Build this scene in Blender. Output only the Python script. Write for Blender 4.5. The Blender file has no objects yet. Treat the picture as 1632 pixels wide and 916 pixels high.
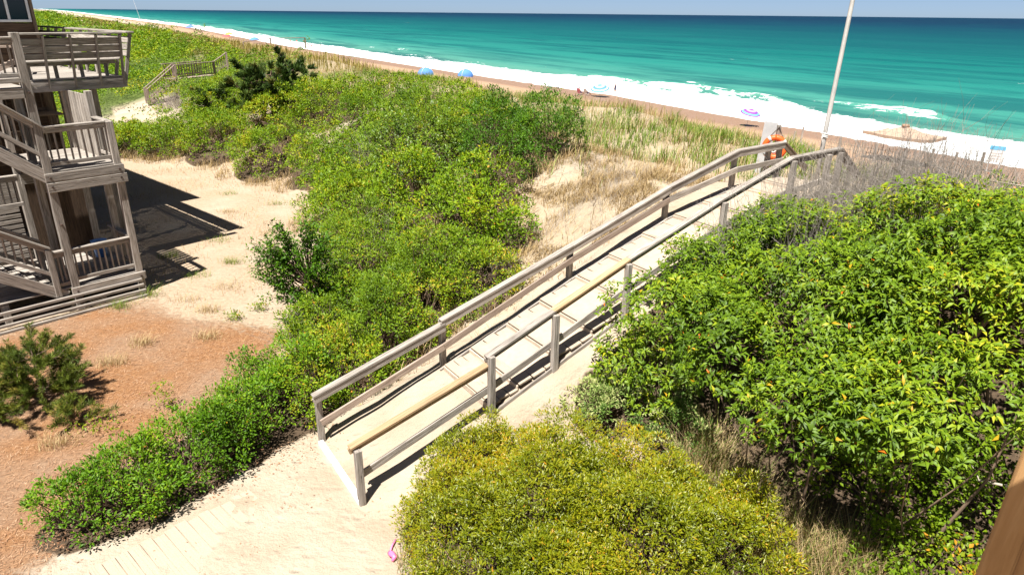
import bpy, math, random
import numpy as np
from mathutils import Matrix, Vector
SC=bpy.context.scene
COL=SC.collection
R=math.radians
# ------------------------------------------------------------------ camera, sky, sun, exposure
cd=bpy.data.cameras.new('camera'); cam=bpy.data.objects.new('camera',cd); COL.objects.link(cam)
cd.sensor_width=36; cd.lens=24; cd.clip_start=.05; cd.clip_end=40000
cam.matrix_world=Matrix.Translation((0,0,7))@Matrix.Rotation(R(90-21.9),4,'X')@Matrix.Rotation(R(.6),4,'Z')
cd.dof.use_dof=True; cd.dof.focus_distance=15; cd.dof.aperture_fstop=5.6
SC.camera=cam
SUN_EL=R(66); SDX,SDY=.436,.9                       # direction the shadows fall on the ground
world=bpy.data.worlds.new('World'); SC.world=world; world.use_nodes=True
wn=world.node_tree; bg=wn.nodes['Background']
sky=wn.nodes.new('ShaderNodeTexSky'); sky.sky_type='NISHITA'; sky.sun_disc=False
sky.sun_elevation=SUN_EL; sky.sun_rotation=math.atan2(-SDX,-SDY); sky.air_density=.28; sky.dust_density=.3; sky.ozone_density=1.0; sky.altitude=0
wn.links.new(sky.outputs[0],bg.inputs[0]); bg.inputs[1].default_value=.05
sl=bpy.data.lights.new('sun','SUN'); sl.energy=5.0; sl.angle=R(.53); sl.color=(1,.965,.91)
sun=bpy.data.objects.new('sun',sl); COL.objects.link(sun)
sv=Vector((-SDX*math.cos(SUN_EL),-SDY*math.cos(SUN_EL),math.sin(SUN_EL)))
sun.rotation_euler=sv.to_track_quat('Z','Y').to_euler(); sun.location=(-20,-40,60)
SC.view_settings.view_transform='Standard'; SC.view_settings.look='None'; SC.view_settings.gamma=1; SC.view_settings.exposure=1.2
SC.view_settings.use_curve_mapping=False
SC.cycles.use_denoising=True; SC.cycles.max_bounces=8; SC.cycles.diffuse_bounces=3; SC.cycles.transmission_bounces=4; SC.cycles.glossy_bounces=2
SC.cycles.sample_clamp_indirect=6
random.seed(4)
DS=np.array([.834,.552]); DT=np.array([-.552,.834])   # seaward, along-shore
def smooth(a,b,x):
    k=np.clip((x-a)/(b-a),0,1); return k*k*(3-2*k)
def hash3(i,j,k,seed):
    n=(i*374761393+j*668265263+k*2147483647+seed*974711)&0xffffffff
    n=((n^(n>>13))*1274126177)&0xffffffff
    n=((n^(n>>16))*2246822519)&0xffffffff
    return ((n^(n>>15))&0xffff)/65535.0
def noise(x,y,z=0.0,seed=0):
    x,y,z=np.broadcast_arrays(np.asarray(x,float),np.asarray(y,float),np.asarray(z,float))
    i=np.floor(x).astype(np.int64); j=np.floor(y).astype(np.int64); k=np.floor(z).astype(np.int64)
    u=x-i; v=y-j; w=z-k
    u=u*u*(3-2*u); v=v*v*(3-2*v); w=w*w*(3-2*w)
    r=0
    for a in (0,1):
        for b in (0,1):
            for c in (0,1):
                r=r+hash3(i+a,j+b,k+c,seed)*(u if a else 1-u)*(v if b else 1-v)*(w if c else 1-w)
    return r*2-1
def st(x,y): return x*DS[0]+y*DS[1], x*DT[0]+y*DT[1]
def xy(s,t): return s*DS[0]+t*DT[0], s*DS[1]+t*DT[1]
WALK_S=[-50,2.8,5.2,8.2,10.8,12.9,14.6]; WALK_Z=[0,0,.82,2.0,2.88,3.3,3.35]
def height(x,y,fine=True):
    x=np.asarray(x,float); y=np.asarray(y,float)
    s,t=st(x,y)
    s1=np.interp(t,[-60,0,5,7,8.3,10.3,12,16,20,25,29,33,37,42,60,200],[8,7,6.3,4.3,2.8,2.8,4.2,4.6,6,7.2,7.6,6.5,3.5,2.5,1,0])
    sc=np.interp(t,[-60,0,8,11,20,60],[14,13.5,13,13,14,16])
    hc=np.interp(t,[-60,0,6,9,12,18,30,60,200],[2.9,2.9,3.1,3.35,3.2,3.0,2.9,2.6,2.4])
    k=np.clip((s-s1)/(sc-s1),0,1)
    z=hc*(.55*k+.45*k*k*(3-2*k))
    und=noise(x*.23,y*.23,seed=3)*.35+noise(x*.6,y*.6,seed=4)*.12
    z=z+und*smooth(0,.35,k)*(1-.0*k)
    kn=np.exp(-((s-11.3)/1.7)**2-((t-12.0)/1.1)**2)*.45+np.exp(-((s-8.3)/1.0)**2-((t-12.3)/.8)**2)*.3
    z=z+kn+noise(x*1.15,y*1.15,seed=45)*.16*smooth(10.9,12,t)*(1-smooth(16,19,t))*smooth(6.5,8,s)*(1-smooth(17,19,s))
    far=smooth(0,15,s-np.interp(t,[0,8,11,15,60],[16.5,16.5,16.8,19.2,21]))
    sh=np.interp(t,[-60,0,22,77,130,245,526,966,3000],[60,61.5,63,68.5,68,69.5,87,93,110])
    beach=np.interp(s-sh+64,[0,33,45,64,72,110,300],[-2.4,-2.6,-2.9,-4.0,-4.7,-7,-14])
    z=z*(1-far)+beach*far
    zw=np.interp(s,WALK_S,WALK_Z)-.06-.35*smooth(15,18,s)
    m=smooth(7.6,8.2,t)*(1-smooth(10.35,11.0,t))*smooth(2.4,3.0,s)*(1-smooth(14.6,16.5,s))
    z=z*(1-m)+zw*m
    if fine:
        z=z+noise(x*1.7,y*1.7,seed=5)*.035*smooth(0,2,s-s1+1.5)+noise(x*4.1,y*4.1,seed=6)*.010
    return z
# ------------------------------------------------------------------ helpers
WM={}
def link(o,parent=None,M=None):
    COL.objects.link(o)
    M=M if M is not None else Matrix.Identity(4)
    WM[o.name]=M
    if parent is not None:
        o.parent=parent; o.matrix_parent_inverse=WM[parent.name].inverted()
    o.matrix_basis=M
    return o
def tag(o,label=None,cat=None,group=None,kind=None):
    if label: o['label']=label
    if cat: o['category']=cat
    if group: o['group']=group
    if kind: o['kind']=kind
    return o
def thing(name,label,cat,loc,group=None):
    return tag(link(bpy.data.objects.new(name,None),None,Matrix.Translation(loc)),label,cat,group)
def sub(name,parent,loc=None):
    e=bpy.data.objects.new(name,None); e.empty_display_size=.2
    return link(e,parent,Matrix.Translation(loc) if loc is not None else WM[parent.name].copy())
def mesh_np(name,V,Fs,mat,parent=None,var=None,smooth_=False,M=None,extra=None):
    """V (n,3); Fs list of (m,k) index arrays of equal k each"""
    me=bpy.data.meshes.new(name)
    V=np.asarray(V,dtype=np.float32); me.vertices.add(len(V)); me.vertices.foreach_set('co',V.ravel())
    Fs=[np.asarray(f,dtype=np.int32) for f in Fs if len(f)]
    nl=sum(f.size for f in Fs); nf=sum(len(f) for f in Fs)
    me.loops.add(nl); me.polygons.add(nf)
    me.loops.foreach_set('vertex_index',np.concatenate([f.ravel() for f in Fs]))
    tot=np.concatenate([np.full(len(f),f.shape[1],np.int32) for f in Fs])
    me.polygons.foreach_set('loop_start',np.concatenate([[0],np.cumsum(tot)[:-1]]).astype(np.int32))
    me.polygons.foreach_set('loop_total',tot)
    if smooth_: me.polygons.foreach_set('use_smooth',np.ones(nf,bool))
    if var is not None:
        a=me.attributes.new('var','FLOAT','POINT'); a.data.foreach_set('value',np.asarray(var,np.float32))
    for k,v in (extra or {}).items():
        a=me.attributes.new(k,'FLOAT','POINT'); a.data.foreach_set('value',np.asarray(v,np.float32))
    me.update(calc_edges=True)
    for m in (mat if isinstance(mat,(list,tuple)) else [mat]): me.materials.append(m)
    return link(bpy.data.objects.new(name,me),parent,M)
class MB:
    def __init__(s): s.v=[]; s.f=[]
    def add(s,V,F):
        b=len(s.v); s.v+= [tuple(p) for p in V]; s.f+=[tuple(i+b for i in f) for f in F]; return s
    def tube(s,pts,rs,n=6,caps=True):
        pts=[Vector(p) for p in pts]; V=[]; F=[]
        if not isinstance(rs,(list,tuple)): rs=[rs]*len(pts)
        ref=None
        for i,p in enumerate(pts):
            d=(pts[min(i+1,len(pts)-1)]-pts[max(i-1,0)]).normalized()
            if ref is None:
                ref=d.orthogonal().normalized()
            a=(ref-d*ref.dot(d)).normalized(); ref=a; b=d.cross(a)
            for k in range(n):
                g=2*math.pi*k/n; V.append(p+(a*math.cos(g)+b*math.sin(g))*rs[i])
        for i in range(len(pts)-1):
            for k in range(n):
                F.append((i*n+k,i*n+(k+1)%n,(i+1)*n+(k+1)%n,(i+1)*n+k))
        if caps:
            F.append(tuple(range(n-1,-1,-1))); F.append(tuple((len(pts)-1)*n+k for k in range(n)))
        return s.add(V,F)
    def box(s,c,d,M=None):
        V=[Vector((c[0]+sx*d[0]/2,c[1]+sy*d[1]/2,c[2]+sz*d[2]/2)) for sx in(-1,1) for sy in(-1,1) for sz in(-1,1)]
        if M: V=[M@p for p in V]
        return s.add(V,[(0,1,3,2),(4,6,7,5),(0,4,5,1),(2,3,7,6),(0,2,6,4),(1,5,7,3)])
    def build(s,name,mat,parent=None,smooth_=False,M=None):
        me=bpy.data.meshes.new(name); me.from_pydata([tuple(p) for p in s.v],[],s.f); me.update()
        if smooth_:
            for p in me.polygons: p.use_smooth=True
        for m in (mat if isinstance(mat,(list,tuple)) else [mat]): me.materials.append(m)
        return link(bpy.data.objects.new(name,me),parent,M)
_bx={}
def boxmesh(l,w,h,mat,c=.006):
    k=(round(l,2),round(w,3),round(h,3),mat.name)
    if k in _bx: return _bx[k]
    c=min(c,w*.2,h*.2); hx,hy,hz=l/2,w/2,h/2; V=[];ix={}
    for sx in(-1,1):
        for sy in(-1,1):
            for sz in(-1,1):
                for ax in range(3):
                    p=[sx*hx,sy*hy,sz*hz]
                    for q in range(3):
                        if q!=ax: p[q]-=c*(1 if p[q]>0 else -1)
                    ix[sx,sy,sz,ax]=len(V); V.append(p)
    F=[]
    S=(-1,1)
    for ax in range(3):
        o=[q for q in range(3) if q!=ax]
        for sg in S:
            f=[]
            for a,b in((-1,-1),(1,-1),(1,1),(-1,1)):
                k3=[0,0,0];k3[ax]=sg;k3[o[0]]=a;k3[o[1]]=b; f.append(ix[tuple(k3)+(ax,)])
            F.append(f)
    for ax in range(3):
        o=[q for q in range(3) if q!=ax]
        for a in S:
            for b in S:
                def k4(x,fx):
                    k3=[0,0,0];k3[ax]=x;k3[o[0]]=a;k3[o[1]]=b;return ix[tuple(k3)+(fx,)]
                F.append([k4(-1,o[0]),k4(1,o[0]),k4(1,o[1]),k4(-1,o[1])])
    for sx in S:
        for sy in S:
            for sz in S: F.append([ix[sx,sy,sz,0],ix[sx,sy,sz,1],ix[sx,sy,sz,2]])
    me=bpy.data.meshes.new('board'); me.from_pydata(V,[],F)
    import bmesh
    bm=bmesh.new(); bm.from_mesh(me); bmesh.ops.recalc_face_normals(bm,faces=bm.faces); bm.to_mesh(me); bm.free()
    me.materials.append(mat); _bx[k]=me
    return me
def beam(name,parent,p0,p1,w,h,mat,up=(0,0,1),roll=0):
    p0=Vector(p0);p1=Vector(p1);x=(p1-p0);l=x.length;x/=l
    z=Vector(up); z=(z-x*z.dot(x))
    if z.length<1e-4: z=Vector((U2[0],U2[1],0)); z=z-x*z.dot(x)
    z.normalize(); y=z.cross(x)
    M=Matrix((x,y,z)).transposed().to_4x4(); M.translation=(p0+p1)/2
    if roll: M=M@Matrix.Rotation(roll,4,'X')
    return link(bpy.data.objects.new(name,boxmesh(l,w,h,mat)),parent,M)
# ---- materials
def mk(name):
    m=bpy.data.materials.new(name); m.use_nodes=True; n=m.node_tree; n.nodes.clear()
    out=n.nodes.new('ShaderNodeOutputMaterial'); p=n.nodes.new('ShaderNodeBsdfPrincipled'); n.links.new(p.outputs[0],out.inputs[0])
    return m,n,p,out
def nd(n,t,**k):
    x=n.nodes.new('ShaderNode'+t)
    for a,b in k.items(): setattr(x,a,b)
    return x
def lk(n,a,b): n.links.new(a,b)
def ramp(n,fac,stops,interp='LINEAR'):
    r=nd(n,'ValToRGB'); e=r.color_ramp.elements; r.color_ramp.interpolation=interp
    while len(e)<len(stops): e.new(.5)
    for q,(p,c) in zip(e,stops): q.position=p; q.color=(*c,1) if len(c)==3 else c
    lk(n,fac,r.inputs[0]); return r.outputs[0]
def math_(n,op,a,b=None,c=None,clamp=False):
    x=nd(n,'Math',operation=op,use_clamp=clamp)
    for i,v in enumerate((a,b,c)):
        if v is None: continue
        if isinstance(v,(int,float)): x.inputs[i].default_value=v
        else: lk(n,v,x.inputs[i])
    return x.outputs[0]
def mixc(n,f,a,b,mode='MIX'):
    x=nd(n,'Mix',data_type='RGBA',blend_type=mode)
    for i,v in ((0,f),(6,a),(7,b)):
        if isinstance(v,(int,float)): x.inputs[i].default_value=v
        elif isinstance(v,tuple): x.inputs[i].default_value=(*v,1)
        else: lk(n,v,x.inputs[i])
    return x.outputs[2]
def noise_n(n,vec,scale,detail=4,rough=.55,dist=0):
    x=nd(n,'TexNoise'); x.inputs['Scale'].default_value=scale; x.inputs['Detail'].default_value=detail; x.inputs['Roughness'].default_value=rough; x.inputs['Distortion'].default_value=dist
    if vec is not None: lk(n,vec,x.inputs['Vector'])
    return x.outputs['Fac']
def mapping(n,vec,scale,rot=(0,0,0)):
    x=nd(n,'Mapping'); x.inputs['Scale'].default_value=scale; x.inputs['Rotation'].default_value=rot; lk(n,vec,x.inputs['Vector']); return x.outputs[0]
def bump(n,p,h,strength,dist=.02):
    b=nd(n,'Bump'); b.inputs['Strength'].default_value=strength; b.inputs['Distance'].default_value=dist; lk(n,h,b.inputs['Height']); lk(n,b.outputs[0],p.inputs['Normal'])
def plain(name,col,rough=.6,var=.12,scale=12,spec=.4,bmp=0):
    m,n,p,o=mk(name); tc=nd(n,'TexCoord')
    f=noise_n(n,tc.outputs['Object'],scale,5)
    c=ramp(n,f,[(.25,tuple(x*(1-var) for x in col)),(.75,tuple(min(1,x*(1+var)) for x in col))])
    lk(n,c,p.inputs['Base Color']); p.inputs['Roughness'].default_value=rough; p.inputs['Specular IOR Level'].default_value=spec
    if bmp: bump(n,p,f,bmp,.01)
    return m
def wood(name,dark,mid,light,sand=0,rough=.85):
    m,n,p,o=mk(name); tc=nd(n,'TexCoord'); oi=nd(n,'ObjectInfo')
    off=nd(n,'VectorMath',operation='MULTIPLY_ADD'); lk(n,oi.outputs['Random'],off.inputs[0]); off.inputs[1].default_value=(37,19,11); lk(n,tc.outputs['Object'],off.inputs[2])
    v=off.outputs[0]
    g=noise_n(n,mapping(n,v,(1.6,26,26)),1.6,8,.65,.4)
    big=noise_n(n,mapping(n,v,(.9,3,3)),1.3,3)
    c=ramp(n,g,[(.28,dark),(.47,mid),(.7,light)])
    b=math_(n,'MULTIPLY_ADD',big,.5,.75)
    b2=math_(n,'MULTIPLY_ADD',oi.outputs['Random'],.35,.83)
    bb=math_(n,'MULTIPLY',b,b2)
    cb=nd(n,'CombineColor'); 
    for i in range(3): lk(n,bb,cb.inputs[i])
    c=mixc(n,1.0,c,cb.outputs[0],'MULTIPLY')
    # knots
    vo=nd(n,'TexVoronoi'); vo.inputs['Scale'].default_value=2.1; lk(n,mapping(n,v,(1,2.4,2.4)),vo.inputs['Vector'])
    kn=ramp(n,vo.outputs['Distance'],[(.03,(1,1,1)),(.085,(0,0,0))])
    c=mixc(n,math_(n,'MULTIPLY',kn,.55),c,tuple(x*.35 for x in dark))
    cr=noise_n(n,mapping(n,v,(.55,42,42)),1.3,3,.5,.2)
    ck=ramp(n,cr,[(.60,(0,0,0)),(.635,(1,1,1)),(.66,(0,0,0))])
    c=mixc(n,math_(n,'MULTIPLY',ck,.75),c,tuple(x*.3 for x in dark))
    if sand:
        geo=nd(n,'NewGeometry'); sx=nd(n,'SeparateXYZ'); lk(n,geo.outputs['Normal'],sx.inputs[0])
        ns=noise_n(n,geo.outputs['Position'],2.6,5)
        f=math_(n,'MULTIPLY',math_(n,'GREATER_THAN',sx.outputs[2],.6),ramp(n,ns,[(.62-sand*.5,(0,0,0)),(.72-sand*.5,(1,1,1))]))
        gr=noise_n(n,geo.outputs['Position'],60,3)
        c=mixc(n,f,c,ramp(n,gr,[(.3,(.36,.285,.21)),(.7,(.43,.355,.27))]))
    lk(n,c,p.inputs['Base Color']); p.inputs['Roughness'].default_value=rough; p.inputs['Specular IOR Level'].default_value=.25
    bump(n,p,math_(n,'SUBTRACT',g,math_(n,'MULTIPLY',ck,.5)),.6,.01)
    return m
def leafmat(name,stops,trans=.3,rough=.5,spec=.22,tcol=1.5,gain=(1.72,1.55,.38)):
    m,n,p,o=mk(name); a=nd(n,'Attribute',attribute_name='var')
    stops=[(q,(min(1,c[0]*gain[0]),min(1,c[1]*gain[1]),c[2]*gain[2])) for q,c in stops]
    c=ramp(n,a.outputs['Fac'],stops)
    lk(n,c,p.inputs['Base Color']); p.inputs['Roughness'].default_value=rough; p.inputs['Specular IOR Level'].default_value=spec
    t=nd(n,'BsdfTranslucent'); h=mixc(n,1.0,c,(min(1,1.0*tcol),min(1,1.0*tcol),.35*tcol),'MULTIPLY'); lk(n,h,t.inputs[0])
    mx=nd(n,'MixShader'); mx.inputs[0].default_value=trans; lk(n,p.outputs[0],mx.inputs[1]); lk(n,t.outputs[0],mx.inputs[2]); lk(n,mx.outputs[0],o.inputs[0])
    return m
WG=wood('weathered_wood',(.098,.082,.068),(.28,.244,.207),(.45,.41,.365))
WB=wood('brown_wood',(.09,.062,.042),(.18,.13,.09),(.27,.205,.15))
WT=wood('new_wood',(.27,.16,.085),(.39,.26,.145),(.47,.335,.20))
WP=wood('pinkish_old_wood',(.15,.11,.085),(.28,.215,.17),(.40,.325,.265))
WS=wood('sandy_boards',(.2,.15,.11),(.33,.265,.2),(.43,.36,.28),sand=.62)
WS2=wood('sandy_path_boards',(.22,.165,.125),(.33,.265,.205),(.42,.35,.27),sand=.95)
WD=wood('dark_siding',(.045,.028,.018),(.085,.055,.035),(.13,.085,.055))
WHITE=plain('white_paint',(.70,.70,.69),.55,.05,6)
# ------------------------------------------------------------------ plant layout (s, t, radius, height above ground, lift)
# name, label, group, kind, domes
SHRUBS=[
 ('hedge_shrub','low leafy shrub at the near tip of the hedge beside the buried boardwalk','hedge',[(-.75,9.95,.62,.6,0),(-.15,10.1,.75,.75,0)]),
 ('hedge_shrub','rounded hedge shrub halfway between the boardwalk and the first handrail post','hedge',[(.75,10.5,.8,.85,0),(1.4,10.75,.75,.9,0)]),
 ('hedge_shrub','bushy hedge shrub just left of the first handrail post','hedge',[(2.15,11.1,.8,1.0,0),(2.9,11.35,.8,1.05,0),(2.2,11.9,.7,.8,0)]),
 ('thicket_shrub','leafy green shrub behind the lowest span of the left handrail','near',[(3.8,11.75,.9,1.1,0),(4.9,12.35,1.0,1.15,0),(3.6,12.9,.9,1.0,0)]),
 ('thicket_shrub','bright green shrub behind the second span of the left handrail','near',[(6.0,13.0,1.15,1.25,0),(7.0,13.7,1.1,1.25,0),(7.6,12.5,.85,.95,0)]),
 ('thicket_shrub','sprawling shrub with bare grey twigs right of the small dark tree','near',[(4.7,14.2,1.1,1.1,0),(5.9,15.4,1.3,1.2,0),(6.6,17.2,1.4,1.3,0)]),
 ('thicket_shrub','rounded shrub beside the bare sandy slope left of the walkway','mid',[(8.0,15.2,1.35,1.4,0),(9.2,15.6,1.25,1.35,0),(8.6,13.9,1.1,1.1,0)]),
 ('thicket_shrub','dark green dense shrub ending at the dry dune grass','dark',[(10.8,16.9,1.35,1.75,0),(12.7,17.3,1.35,1.6,0),(11.8,18.9,1.4,1.8,0)]),
 ('thicket_shrub','shrub along the right rim of the sandy clearing','mid',[(7.6,20.0,1.7,1.3,0),(8.4,18.0,1.5,1.45,0),(8.0,22.6,1.6,1.25,0)]),
 ('thicket_shrub','large glossy shrub in the middle of the thicket','bayfar',[(10.0,20.6,1.8,2.0,0),(10.6,22.6,1.7,1.8,0)]),
 ('thicket_shrub','tall mound of shrub nearest the beach grass in mid thicket','mid',[(13.0,21.3,1.8,1.25,0),(13.6,24.2,2.0,1.05,0)]),
 ('thicket_shrub','shrub at the upper right corner of the sandy clearing','mid',[(9.4,25.6,1.9,1.5,0),(9.6,28.8,2.0,1.5,0),(12.0,26.2,1.9,1.7,0)]),
 ('thicket_shrub','shrub mound right of the shaggy dark pine','mid',[(12.3,29.8,2.2,1.7,0),(15.2,29.0,2.0,1.2,0)]),
 ('thicket_shrub','shrub bank along the far edge of the shaded clearing','mid',[(8.2,32.2,2.1,1.35,0),(6.6,36.2,1.8,1.2,0),(5.0,38.8,1.8,1.3,0),(3.4,40.6,1.7,1.2,0),(1.8,41.5,1.6,1.1,0),(9.3,35.6,2.0,1.4,0)]),
 ('thicket_shrub','broad shrub bank between the shaded clearing and the far stairs path','mid',[(6.8,39.6,2.0,1.0,0),(4.6,41.8,1.9,.8,0),(2.6,43.0,1.8,.75,0),(.9,42.6,1.8,.75,0)]),
 ('thicket_shrub','shrub mass behind the shaggy dark pine','mid',[(12.0,34.5,2.4,1.5,0),(15.0,34.0,2.2,1.1,0),(12.5,39.0,2.6,1.3,0)]),
 ('thicket_shrub','shrub bank below the landing of the far wooden stairs','mid',[(8.4,44.5,2.2,1.4,0),(10.5,48.5,2.4,1.2,0),(8.0,47.8,1.4,1.0,0)]),
 ('fine_leaved_shrub','big yellow green fine leaved shrub in the foreground beside the walkway start','fg',[(4.4,7.5,.8,1.0,0),(3.75,6.95,.85,.95,0),(3.5,6.0,.95,1.15,0),(4.1,4.9,1.1,1.3,0),(6.7,4.6,.75,.75,0),(5.1,6.6,1.0,1.45,0),(4.4,5.9,1.2,1.5,0),(5.9,5.6,1.0,1.2,0),(5.2,4.9,1.3,1.45,0),(6.3,4.5,1.0,1.1,0)]),
 ('weedy_shrub','small pale flowering weed shrub between the foreground shrub and the walkway','weed',[(6.8,7.35,.6,.75,0),(7.5,6.8,.6,.9,0),(7.2,6.1,.55,.7,0)]),
 ('broad_leaved_shrub','large glossy broad leaved shrub overhanging deep shade right of the walkway','bay',[(8.2,6.9,1.25,1.25,.45),(8.9,7.55,.75,.95,.15),(10.0,7.5,.8,1.0,.05),(11.2,7.2,.9,.9,0),(7.5,7.2,.8,.8,.1),(7.8,4.8,1.05,.75,1.65),(8.1,3.1,1.2,.8,1.75),(7.6,3.9,.95,.6,1.85),(7.8,5.9,.9,.7,1.2),(9.4,5.2,1.7,1.55,.75),(10.6,6.3,1.5,1.25,.3),(9.9,3.5,1.9,1.6,.9),(11.7,4.6,1.8,1.2,.35),(11.3,2.3,2.0,1.45,.55)]),
 ('broad_leaved_shrub','reddish flecked leafy shrub at the right picture edge behind the big shrub','bayred',[(13.2,3.8,1.6,.95,.0),(13.4,1.4,1.9,.95,.1),(14.0,5.6,1.1,.6,0),(12.8,-.4,2.0,1.3,.2)]),
 ('tangled_shrub','low tangle of vines and pale bare branches beneath the big shrub','vine',[(9.2,2.4,1.0,.8,0),(8.7,1.7,.8,.6,0),(8.0,2.5,.85,.5,0),(8.4,3.5,.85,.55,0),(7.7,1.7,.85,.55,0),(8.6,4.6,.8,.5,0)]),
]
for e_ in SHRUBS:
    if e_[2] in('mid','near','dark','bayfar'): e_[3][:]=[(a,b,r*.95,h*(1.28 if a<12 and e_[2]!='dark' else 1.0),l) for a,b,r,h,l in e_[3]]
    if e_[2]=='hedge': e_[3][:]=[(a,b+.08,r,h*.9,.2) for a,b,r,h,l in e_[3]]
    if e_[2]=='bay': e_[3][:]=[(a,b,r,h,l+.12) for a,b,r,h,l in e_[3]]
PROF={ # leaf length, width, leaves per m2 of dome surface, clump radius, curved, material
 'hedge':(.062,.028,1600,.09,0,'LEAF_HEDGE'),'near':(.064,.028,1400,.10,0,'LEAF_NEAR'),'mid':(.093,.045,490,.13,0,'LEAF_MID'),
 'dark':(.075,.034,760,.11,0,'LEAF_DARK'),'bayfar':(.12,.042,420,.16,1,'LEAF_BAYFAR'),'fg':(.054,.018,3350,.07,0,'LEAF_FG'),
 'weed':(.06,.022,1500,.09,0,'LEAF_WEED'),'bay':(.112,.036,860,.12,1,'LEAF_BAY'),'bayred':(.085,.032,640,.10,0,'LEAF_BAYRED'),'vine':(.07,.045,640,.14,0,'LEAF_VINE')}
# ------------------------------------------------------------------ ground
SG=np.concatenate([np.linspace(-500,-14,18)[:-1],np.linspace(-14,-4,40)[:-1],np.arange(-4,18,.19),np.arange(18,72,.7),np.linspace(73,150,14)])
TG=np.concatenate([np.linspace(-500,-6,16)[:-1],np.arange(-6,24,.19),np.arange(24,52,.4),52*np.exp(np.linspace(.01,4.5,80))])
S_,T_=np.meshgrid(SG,TG,indexing='ij'); GX,GY=xy(S_,T_)
GZ=height(GX,GY)
def inpoly(x,y,poly):
    c=np.zeros(np.shape(x),bool); n=len(poly)
    for i in range(n):
        (x1,y1),(x2,y2)=poly[i],poly[(i+1)%n]
        k=((y1>y)!=(y2>y))&(x<(x2-x1)*(y-y1)/((y2-y1) or 1e-9)+x1); c^=k
    return c
def soft(x,y,poly,w=.5,n=10):
    a=np.zeros(np.shape(x)); rg=np.random.default_rng(1)
    for i in range(n):
        g=2*math.pi*i/n; r=w*(.35+.65*(i%2)); a+=inpoly(x+r*math.cos(g),y+r*math.sin(g),poly)
    return a/n
STRAW=[(-30,2),(-16,10),(-11.8,13.6),(-10.84,15.4),(-9.5,16.3),(-8.3,15.2),(-6.9,14.6),(-5.7,14.4),(-5.3,13.3),(-5.6,11.3),(-6.3,8.6),(-6.4,6.6),(-6.5,4),(-7,-5),(-30,-12)]
wob=noise(GX*.9,GY*.9,seed=9)*.5
straw=.5*soft(GX+wob,GY+wob*.7,STRAW,.5)+.5*soft(GX+wob*1.4,GY+wob,STRAW,1.5,14)
def grassy(x,y):
    """how densely dry dune grass covers the ground"""
    s,t=st(x,y)
    g=smooth(12.0,13.8,s+noise(x*.9,y*.9,seed=12)*2.2)*(1-smooth(26,34,s+noise(x*.2,y*.2,seed=13)*4))
    g=np.maximum(g,smooth(10.9,12.2,t)*(1-smooth(14.6,16.0,t))*smooth(6.2,7.6,s)*.75)
    g=np.maximum(g,smooth(25,40,t)*smooth(12,15,s)*(1-smooth(26,34,s)))
    g=g*np.where((t>7.6)&(t<11.2)&(s<15.5),0,1)
    return g
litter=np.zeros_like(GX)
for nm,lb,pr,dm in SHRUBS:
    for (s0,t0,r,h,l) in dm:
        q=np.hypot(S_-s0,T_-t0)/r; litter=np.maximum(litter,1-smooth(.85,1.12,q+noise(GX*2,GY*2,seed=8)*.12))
shore=np.interp(T_,[-60,0,22,77,130,245,526,966,3000],[60,61.5,63,68.5,68,69.5,87,93,110])
beach=smooth(-26,-16,S_-shore); wet=smooth(-9,-5.5,S_-shore+noise(GX*.05,GY*.05,seed=2)*3)
veg=smooth(44,56,T_+noise(GX*.2,GY*.2,seed=21)*6)*(1-smooth(13,20,S_+noise(GX*.15,GY*.15,seed=22)*4))
veg=np.maximum(veg,smooth(2,-3,T_)*smooth(5,8,S_)*(1-smooth(16,20,S_)))
veg=np.where(np.hypot(S_-4.8-.25*(T_-53),(T_-52)*.33)<2.2,0,veg)
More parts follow.
